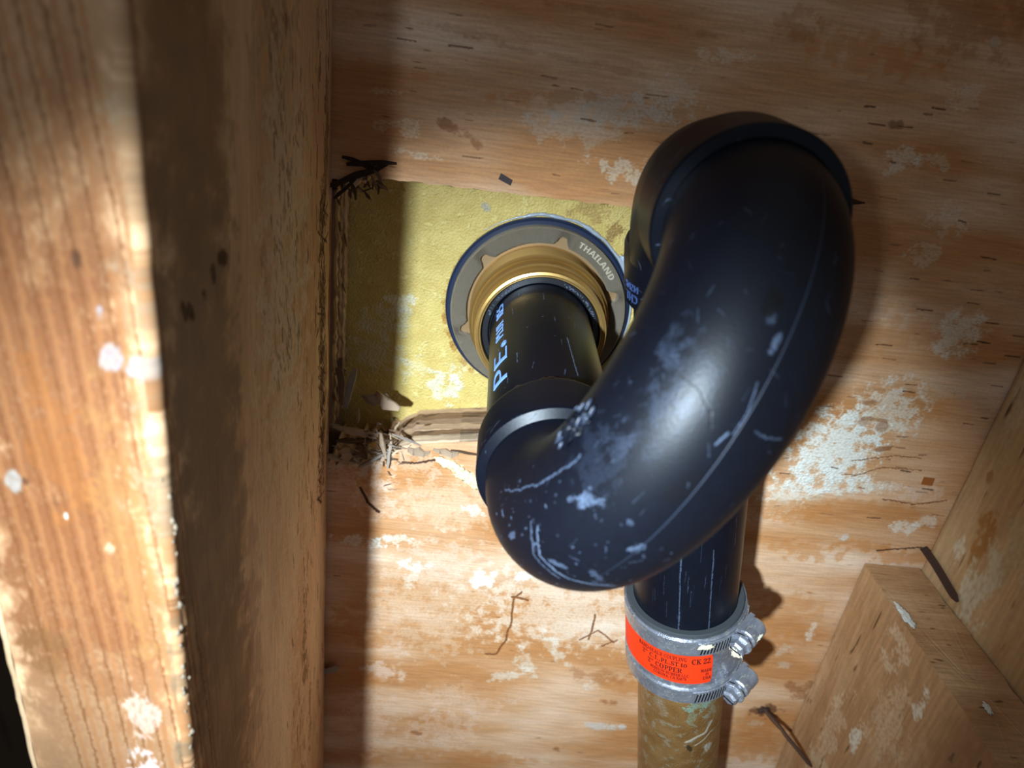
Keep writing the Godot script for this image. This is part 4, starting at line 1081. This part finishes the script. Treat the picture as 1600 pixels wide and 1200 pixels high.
func build_arm() -> void:
	var rng := RandomNumberGenerator.new()
	rng.seed = 23
	var o := W(0.13773, 0.27, 0.31789)
	var d := D(0.20865, 0.97592, 0.06367).normalized()
	var c := Cyl.new(o, d, D(0.0133, 0.0623, -0.998), D(0.978, -0.209, 0))
	# socket that joins elbow and arm
	var hub := thing("pipe_coupling", "short black plastic socket joining the elbow to the level pipe, beside the brass nut", "pipe coupling")
	put("socket", lathe(c, [Vector2(0.0296, -0.178), Vector2(0.0326, -0.178), Vector2(0.0336, -0.1795), Vector2(0.0337, -0.198), Vector2(0.0334, -0.2045), Vector2(0.0326, -0.2065), Vector2(0.0310, -0.2068), Vector2(0.0303, -0.2030), Vector2(0.0296, -0.2030)], -180, 180, 128).mesh(), m_abs, hub)
	var m_raise := mat(Color(0.22, 0.29, 0.46), 0.4)
	put("raised_lettering", letters("CHT", 0.0105, 0.0034, func(x: float, y: float, z: float) -> Vector3: return c.at(-0.1825 - y, -65.0 + rad_to_deg(-x / 0.0337), 0.0335 + z), false, false, 0.0005), m_raise, hub)
	put("raised_lettering", letters("NSPX", 0.0115, 0.0030, func(x: float, y: float, z: float) -> Vector3: return c.at(-0.1875 - y, -64.0 + rad_to_deg(-x / 0.0337), 0.0336 + z), false, false, 0.0005), m_raise, hub)
	# level pipe
	var p := abs_paint(640, 640, Rect2(-0.0925, -0.20, 0.185, 0.23), 87)
	for k in 110:
		var x := rng.randf_range(-0.05, 0.05); var y := rng.randf_range(-0.10, 0.03)
		p.line([Vector2(x, y), Vector2(x + rng.randf_range(-0.0004, 0.0004), y + rng.randf_range(0.001, 0.016))], rng.randf_range(0.0001, 0.0003), scuff, rng.randf_range(0.05, 0.3), 0.2, 0.0003)
	for x in [-0.0105, 0.006]:
		p.line([Vector2(x, -0.05), Vector2(x + 0.0005, 0.03)], 0.0006, scuff, 0.25, 0.2, 0.0002)
	var arm := thing("waste_pipe", "level black plastic pipe running behind the U-bend into the steel banded coupling", "pipe")
	var rows := []; var rv := PackedFloat32Array(); var cv := PackedFloat32Array()
	for k in 97: cv.append(k / 96.0)
	for q in [[0.0255, -0.198], [0.0295, -0.198], [0.0295, -0.198], [0.0295, 0.034], [0.0295, 0.034], [0.0255, 0.034], [0.0255, 0.034], [0.0255, -0.198]]:
		var row := []
		for k in 97: row.append(c.at(q[1], -180.0 + k * 3.75, q[0]))
		rows.append(row); rv.append((q[1] + 0.20) / 0.23)
	var mb := MB.new()
	mb.grid(rows, rv, cv, true)
	put("pipe_wall", mb.mesh(), skin(p, 0.36, 0.02, 0.36), arm)

	# copper pipe beyond the coupling
	var cu := mottle(91, Color(0.53, 0.37, 0.19), Color(0.63, 0.48, 0.29), Color(0.62, 0.54, 0.42), 0.60, 0.5, 0.6, 0.0, 0.05, 512)
	cu.x0 = -0.0842; cu.y0 = 0.03; cu.sx = 0.1684; cu.sy = 0.17
	cu.blot(0.0035, 0.074, 0.009, 0.009, 20, Color(0.60, 0.74, 0.66), 0.75, 0.2, 1.3, 0.4)
	cu.blot(0.001, 0.088, 0.003, 0.010, 0, Color(0.62, 0.72, 0.64), 0.5, 0.2, 1.2, 0.4)
	cu.blot(0.014, 0.080, 0.005, 0.014, 0, Color(0.66, 0.74, 0.68), 0.5, 0.2, 1.3, 0.5)
	cu.blot(-0.006, 0.072, 0.003, 0.003, 0, Color(0.74, 0.74, 0.60), 0.7, 0.3, 1.0, 0.3)
	cu.blot(-0.020, 0.080, 0.006, 0.020, 0, Color(0.66, 0.58, 0.50), 0.5, 0.1, 1.2, 0.4)
	cu.line([Vector2(-0.002, 0.112), Vector2(0.004, 0.108), Vector2(0.011, 0.106), Vector2(0.015, 0.098)], 0.0018, Color(0.80, 0.76, 0.68), 0.8, 1.0, 0.0006)
	cu.line([Vector2(0.004, 0.116), Vector2(0.010, 0.113), Vector2(0.016, 0.108)], 0.0010, Color(0.80, 0.76, 0.68), 0.7, 1.0, 0.0006)
	cu.blot(0.0145, 0.121, 0.003, 0.007, 10, Color(0.84, 0.82, 0.76), 0.85, 0.4, 1.2, 0.3)
	cu.blot(0.0005, 0.118, 0.0018, 0.0035, -10, Color(0.25, 0.20, 0.12), 0.8, -0.4, 1.0)
	var copper := thing("copper_pipe", "dull brown copper pipe with green and white stains below the coupling", "pipe")
	rows = []; rv = PackedFloat32Array()
	for q in [[0.0250, 0.036], [0.0268, 0.036], [0.0268, 0.036], [0.0268, 0.45], [0.0268, 0.45], [0.0250, 0.45], [0.0250, 0.45], [0.0250, 0.036]]:
		var row := []
		for k in 97: row.append(c.at(q[1], -180.0 + k * 3.75, q[0]))
		rows.append(row); rv.append((q[1] - 0.03) / 0.17)
	mb = MB.new()
	mb.grid(rows, rv, cv, true)
	var m_cu := skin(cu, 0.42, 0.05, 0.5)
	m_cu.metallic = 0.45
	put("pipe_wall", mb.mesh(), m_cu, copper)

	# banded coupling: rubber sleeve, thin steel shield, paper label and two worm-drive clamps
	var st := mottle(95, Color(0.60, 0.61, 0.65), Color(0.72, 0.73, 0.76), Color(0.84, 0.83, 0.79), 0.60, 0.4, 0.8, 0.0, 0.06, 512)
	for k in 70:
		var x := rng.randf(); var y := rng.randf()
		st.line([Vector2(x, y), Vector2(x + rng.randf_range(-0.03, 0.03), y + rng.randf_range(-0.02, 0.02))], 0.002, Color(0.34, 0.36, 0.42) if k % 2 else Color(0.84, 0.84, 0.82), 0.45, 0.2, 0.006)
	var m_steel := skin(st, 0.28, 0.02, 0.5)
	m_steel.metallic = 0.75; m_steel.uv1_scale = Vector3(2, 1.2, 1)
	var t := thing("band_coupling", "steel banded pipe coupling with an orange label and two screw clamps", "coupling")
	put("rubber_sleeve", lathe(c, [Vector2(0.0297, 0.0075), Vector2(0.0330, 0.0072), Vector2(0.0334, 0.0080), Vector2(0.0334, 0.0450), Vector2(0.0322, 0.0640), Vector2(0.0316, 0.0648), Vector2(0.0270, 0.0648), Vector2(0.0270, 0.0370), Vector2(0.0297, 0.0360)], -180, 180, 128).mesh(), mat(Color(0.25, 0.26, 0.27), 0.55, 0.0, 0.4), t)
	var shell := func(s: float) -> float: return 0.0341 if s < 0.046 else 0.0341 - (s - 0.046) * 0.065
	var nz := FastNoiseLite.new(); nz.seed = 14; nz.frequency = 0.02; nz.fractal_octaves = 3
	put("steel_shield", lathe(c, [Vector2(0.0335, 0.0092), Vector2(0.0344, 0.0088), Vector2(0.0344, 0.0098), Vector2(0.0341, 0.0106), Vector2(0.0341, 0.0460), Vector2(0.0330, 0.0630), Vector2(0.0322, 0.0630), Vector2(0.0335, 0.0455)], -180, 180, 160, func(f: float, s: float) -> float: return 0.00018 * nz.get_noise_2d(f * 2.0, s * 4000.0)).mesh(), m_steel, t)
	# label
	var lab := MB.new()
	var lr := []; var lrv := PackedFloat32Array(); var lcv := PackedFloat32Array()
	for k in 81: lcv.append(k / 80.0)
	for q in 13:
		var s := lerpf(0.0225, 0.0458, q / 12.0)
		var row := []
		var edge := maxf(0.0, absf(q - 6.0) - 4.6) * 1.2     # rounded corners
		for k in 81: row.append(c.at(s, lerpf(-97.0 + edge, 14.5 - edge, k / 80.0), 0.03450))
		lr.append(row); lrv.append(q / 12.0)
	lab.grid(lr, lrv, lcv)
	var label := put("paper_label", lab.mesh(false, false), mat(Color(0.97, 0.22, 0.05), 0.55, 0.0, 0.4), t)
	label.set_meta("label", "orange paper label with black print")
	var black := mat(Color(0.10, 0.03, 0.02), 0.6)
	var on := func(s0: float, f0: float) -> Callable:
		return func(x: float, y: float, z: float) -> Vector3: return c.at(s0 - y, f0 + rad_to_deg(x / 0.0346), 0.03455 + z)
	for q in [["BAND-SEAL® COUPLING", 0.0293, 0.0030, 0.0272, -58.6, false], ["CK 22", 0.0105, 0.0040, 0.0290, -5.5, true], ["2\" C.I.,PL.ST to", 0.0268, 0.0042, 0.0326, -54.0, true], ["2\" COPPER", 0.0205, 0.0039, 0.0372, -47.8, true], ["MISSION RUBBER LLC", 0.0224, 0.0022, 0.0402, -44.8, false], ["CORONA, CA 92879", 0.0190, 0.0024, 0.0432, -41.2, false], ["MADE", 0.0064, 0.0023, 0.0362, 3.2, false], ["IN", 0.0018, 0.0020, 0.0392, 8.0, false], ["USA", 0.0050, 0.0023, 0.0424, 5.5, false]]:
		put("printed_lettering", letters(q[0], q[1], q[2], on.call(q[3], q[4]), true, true, 0.0001), black, label)
	# clamps
	var m_screw := skin(st, 0.30, 0.02, 0.5)
	m_screw.metallic = 0.65; m_screw.uv1_scale = Vector3(0.6, 0.6, 1)
	var m_dark := mat(Color(0.10, 0.10, 0.12), 0.4, 0.5)
	for k in 2:
		var s0 := 0.0108 if k == 0 else 0.0520
		var s1 := s0 + 0.0108
		var rb := 0.0350 if k == 0 else 0.0346
		var band := put("clamp_band", lathe(c, [Vector2(rb - 0.0010, s0), Vector2(rb + 0.0001, s0 + 0.0002), Vector2(rb, s0 + 0.0012), Vector2(rb, s1 - 0.0012), Vector2(rb + 0.0001, s1 - 0.0002), Vector2(rb - 0.0010, s1)], -180, 180, 128).mesh(), m_steel, t)
		# free end of the band, slotted for the worm
		var f0 := -2.0 if k == 0 else -4.0
		var tail := lathe(c, [Vector2(rb + 0.0002, s0 + 0.0008), Vector2(rb + 0.0010, s0 + 0.0008), Vector2(rb + 0.0010, s1 - 0.0008), Vector2(rb + 0.0002, s1 - 0.0008)], f0, 72.0, 60)
		for i in tail.v.size():      # clip its corners
			var w := tail.v[i] - c.o
			var s := w.dot(c.d)
			var fr := rad_to_deg(atan2(w.dot(c.b), w.dot(c.a)))
			if fr < f0 + 0.7: tail.v[i] = c.at(lerpf(s, (s0 + s1) / 2, 0.35), f0, Vector2(w.dot(c.a), w.dot(c.b)).length())
		put("band_end", tail.mesh(), m_steel, band)
		var slots := MB.new(); var lips := MB.new()
		for q in 13:
			var f := f0 + 4.5 + q * 3.0
			var dir := (c.d + c.tangent(f) * -0.22).normalized()
			slots.box(c.at((s0 + s1) / 2, f, rb + 0.0010), dir * 0.0034, c.tangent(f) * 0.00042, c.radial(f) * 0.00012)
			lips.box(c.at((s0 + s1) / 2, f + 1.1, rb + 0.0011), dir * 0.0034, c.tangent(f) * 0.0002, c.radial(f) * 0.0003)
		put("worm_slots", slots.mesh(false), m_dark, band)
		put("slot_lips", lips.mesh(false), mat(Color(0.72, 0.73, 0.75), 0.35, 0.7), band)
		# worm housing: a saddle over the screw, lying along the band
		var fh := 44.0 if k == 0 else 43.0
		var T := c.tangent(fh); var R := c.radial(fh)
		var base := c.at((s0 + s1) / 2, fh, rb + 0.0052)
		var hs := Cyl.new(base, T, R, c.d)
		put("worm_housing", lathe(hs, [Vector2(0.0034, -0.0030), Vector2(0.0054, -0.0030), Vector2(0.0060, -0.0022), Vector2(0.0060, 0.0012), Vector2(0.0056, 0.0018), Vector2(0.0056, 0.0040), Vector2(0.0060, 0.0046), Vector2(0.0060, 0.0098), Vector2(0.0050, 0.0110), Vector2(0.0034, 0.0110)], -180, 180, 40).mesh(), m_screw, band)
		var foot := MB.new()
		foot.box(base - R * 0.0035 + T * 0.0040, T * 0.0075, R * 0.0014, c.d * 0.0061)
		put("housing_foot", foot.mesh(), m_screw, band)
		# hexagon-headed screw with collar and slot
		var hexs := MB.new()
		var sp := [[0.0036, -0.0125], [0.0046, -0.0112], [0.0047, -0.0072], [0.0047, -0.0070]]
		var hr := []; var hrv := PackedFloat32Array(); var hcv := PackedFloat32Array()
		for i in 7: hcv.append(i / 6.0)
		for q in sp:
			var row := []
			for i in 7:
				var a := TAU * i / 6.0 + (0.3 if k == 0 else 0.6)
				row.append(base + T * q[1] + (R * cos(a) + c.d * sin(a)) * q[0])
			hr.append(row); hrv.append(q[1] * 20.0)
		for i in 6:
			for q in 3:
				hexs.face([hr[q][i], hr[q][i + 1], hr[q + 1][i + 1], hr[q + 1][i]])
		hexs.face([hr[0][0], hr[0][1], hr[0][2], hr[0][3], hr[0][4], hr[0][5]])
		put("hex_screw", hexs.mesh(), m_screw, band)
		put("screw_collar", lathe(hs, [Vector2(0.0010, -0.0074), Vector2(0.0058, -0.0074), Vector2(0.0062, -0.0068), Vector2(0.0062, -0.0058), Vector2(0.0056, -0.0052), Vector2(0.0036, -0.0050), Vector2(0.0036, -0.0020), Vector2(0.0010, -0.0020)], -180, 180, 36).mesh(), m_screw, band)
		var cut := MB.new()
		cut.box(base - T * 0.0125, T * 0.0004, (R * 0.9 + c.d * 0.3).normalized() * 0.0034, (c.d * 0.9 - R * 0.3).normalized() * 0.0005)
		put("screw_slot", cut.mesh(), m_dark, band)
		if k == 0:
			put("plaster_dab", lump(base - T * 0.0120 + c.d * 0.0016, R * 0.0034, c.d * 0.0030, T * 0.0010, 3, 0.5, 12).mesh(), mat(Color(0.86, 0.82, 0.70), 0.9), band)
			put("plaster_dab", lump(base + R * 0.0054 + T * 0.003 - c.d * 0.001, T * 0.0032, c.d * 0.0008, R * 0.0010, 5, 0.5, 12).mesh(), mat(Color(0.86, 0.84, 0.74), 0.9), band)
			put("plaster_dab", lump(c.at(s0 + 0.003, f0 + 8.0, rb + 0.0012), c.tangent(f0 + 8.0) * 0.0042, c.d * 0.0016, R * 0.0007, 6, 0.6, 12).mesh(), mat(Color(0.86, 0.82, 0.70), 0.9), band)

func build_small() -> void:
	var rng := RandomNumberGenerator.new()
	rng.seed = 41
	var m_rust := skin(mottle(101, Color(0.20, 0.13, 0.10), Color(0.33, 0.23, 0.18), Color(0.42, 0.30, 0.22), 0.6, 0.8, 0.0, 0.1, 0.1, 128), 0.8, 0.06)
	# bent nail in the plywood by the short timber
	var path := PackedVector3Array([W(0.2590, 0.4505, 0.3880), W(0.2602, 0.4496, 0.3850), W(0.2640, 0.4500, 0.3780), W(0.2679, 0.4502, 0.3700), W(0.2700, 0.4516, 0.3660), W(0.2762, 0.4545, 0.3580), W(0.2830, 0.4580, 0.3490), W(0.2850, 0.4590, 0.3465)])
	var nail := thing("nail", "bent rusty nail sticking out of the plywood beside the short timber", "nail")
	put("shank", sweep(path, func(s: float, _q: float) -> float: return 0.0018 * (1.0 if s < 0.92 else lerpf(1.0, 0.3, (s - 0.92) / 0.08)) * (1.0 + 0.15 * sin(s * 60.0)), 12, Vector3(0, 0, 1)).mesh(), m_rust, nail)
	put("splintered_wood", lump(W(0.2590, 0.4500, CEIL - 0.0004), Vector3(0.0045, 0, 0), Vector3(0, 0.0016, 0), Vector3(0, 0, 0.0030), 8, 0.6, 12).mesh(), m_rust, nail)
	# flat rusty strip in the corner by the right joist
	var a := W(0.3236, 0.2815, 0.3868); var b := W(0.3245, 0.2850, 0.3395)
	b = W(0.3262, 0.2890, 0.3440)
	var strip := thing("metal_strip", "dark rusty metal strip jammed between the right joist and the timber end", "metal strip")
	var dir := (b - a).normalized()
	var side := dir.cross(D(0.6, 0.8, 0)).normalized()
	var mb := MB.new()
	var rows := []
	for k in 12:
		var s := k / 11.0
		var w := 0.0024 * (1.0 if s < 0.9 else lerpf(1.0, 0.35, (s - 0.9) / 0.1))
		var th := dir.cross(side) * 0.0007
		var m := a.lerp(b, s) + side * 0.0004 * sin(s * 5.0)
		rows.append([m - side * w - th, m + side * w - th, m + side * w + th, m - side * w + th])
	for k in 11:
		for q in 4: mb.face([rows[k][q], rows[k + 1][q], rows[k + 1][(q + 1) % 4], rows[k][(q + 1) % 4]])
	mb.face(rows[0]); mb.face([rows[11][3], rows[11][2], rows[11][1], rows[11][0]])
	put("blade", mb.mesh(), m_rust, strip)
	# nail point coming through beside the elbow
	var tip := thing("nail_point", "small dark nail point through the plywood right of the elbow", "nail")
	put("point", sweep(PackedVector3Array([W(0.1935, 0.0600, CEIL + 0.001), W(0.1955, 0.0598, CEIL - 0.0015), W(0.1990, 0.0594, CEIL - 0.0035), W(0.2010, 0.0590, CEIL - 0.0045)]), func(s: float, _q: float) -> float: return lerpf(0.0022, 0.0003, s), 10, Vector3(0, 0, 1)).mesh(), m_rust, tip)
	# dark chip stuck to the plywood over the drain
	var chip := thing("wood_chip", "small dark rectangular chip on the plywood above the brass drain", "chip")
	mb = MB.new()
	var o := W(0.0094, 0.0710, CEIL - 0.0006)
	var ax := D(0.93, 0.37, 0).normalized(); var ay := D(-0.37, 0.93, 0).normalized()
	mb.hexa([o - ax * 0.0036 - ay * 0.0016, o + ax * 0.0034 - ay * 0.0014, o + ax * 0.0038 + ay * 0.0016, o - ax * 0.0034 + ay * 0.0017, o - ax * 0.0036 - ay * 0.0016 + Vector3.UP * 0.001, o + ax * 0.0034 - ay * 0.0014 + Vector3.UP * 0.001, o + ax * 0.0038 + ay * 0.0016 + Vector3.UP * 0.001, o - ax * 0.0034 + ay * 0.0017 + Vector3.UP * 0.001])
	put("flake", mb.mesh(), mat(Color(0.20, 0.14, 0.15), 0.7), chip)
	# brown square of missing veneer near the right joist
	var sq := thing("veneer_chip", "small square orange-brown chip on the plywood close to the right joist", "chip")
	mb = MB.new()
	o = W(0.3060, 0.2287, CEIL - 0.0003)
	mb.hexa([o + D(-0.0040, -0.0030, 0), o + D(0.0036, -0.0027, 0), o + D(0.0040, 0.0030, 0), o + D(-0.0037, 0.0028, 0), o + D(-0.0040, -0.0030, 0.0008), o + D(0.0036, -0.0027, 0.0008), o + D(0.0040, 0.0030, 0.0008), o + D(-0.0037, 0.0028, 0.0008)])
	put("flake", mb.mesh(), mat(Color(0.60, 0.33, 0.12), 0.7), sq)
	# hardened foam in the crack below the cut-out
	var foam := thing("foam_blob", "pale yellow hardened foam squeezed out of the plywood crack left of the trap", "foam")
	var m_foam := mat(Color(0.90, 0.86, 0.66), 0.75)
	for s in [[-0.0060, 0.2515, 0.0075, 0.0032], [-0.0005, 0.2535, 0.0050, 0.0030], [0.0045, 0.2590, 0.0055, 0.0036], [0.0095, 0.2620, 0.0062, 0.0042], [0.0140, 0.2640, 0.0050, 0.0038], [0.0010, 0.2555, 0.0040, 0.0028]]:
		put("foam_bead", lump(W(s[0], s[1], CEIL - 0.0002), D(1, 0.35, 0).normalized() * s[2], Vector3.UP * 0.0020, D(-0.35, 1, 0).normalized() * s[3], int(s[2] * 90000), 0.5, 14).mesh(), m_foam, foam)
	# dark slivers stand for the shadowed hole at the upper left cut-out corner
	var dark := thing("shadow_sliver", "dark slivers drawn as the shadowed hole at the upper left corner of the cut-out", "splinter")
	var md := skin(mottle(111, Color(0.17, 0.12, 0.09), Color(0.25, 0.18, 0.13), Color(0.30, 0.22, 0.15), 0.6, 0.9, 0, 0.1, 0.1, 96), 0.9, 0.06)
	for s in [[-0.0690, 0.0790, 0.036, 0.0020, Vector3(0.92, -0.45, 0.05)], [-0.0610, 0.0715, 0.026, 0.0014, Vector3(0.98, -0.15, 0.02)], [-0.0665, 0.0720, 0.020, 0.0012, Vector3(0.95, 0.25, 0.02)], [-0.0745, 0.0860, 0.016, 0.0011, Vector3(0.7, -0.7, 0.05)]]:
		put("sliver", shard(W(s[0], s[1], CEIL - 0.0010), D(s[4].x, s[4].y, s[4].z), s[2], s[3], 0.0012, rng).mesh(false), md, dark)
	# pale chip caught between the left joist and the plywood
	var caught := thing("veneer_flake", "pale curled flake caught between the left joist and the plywood", "flake")
	put("curl", shard(W(-0.0772, 0.4415, CEIL - 0.0030), D(0.5, -0.8, -0.4), 0.020, 0.0042, 0.0008, rng).mesh(false), m_splint[2], caught)
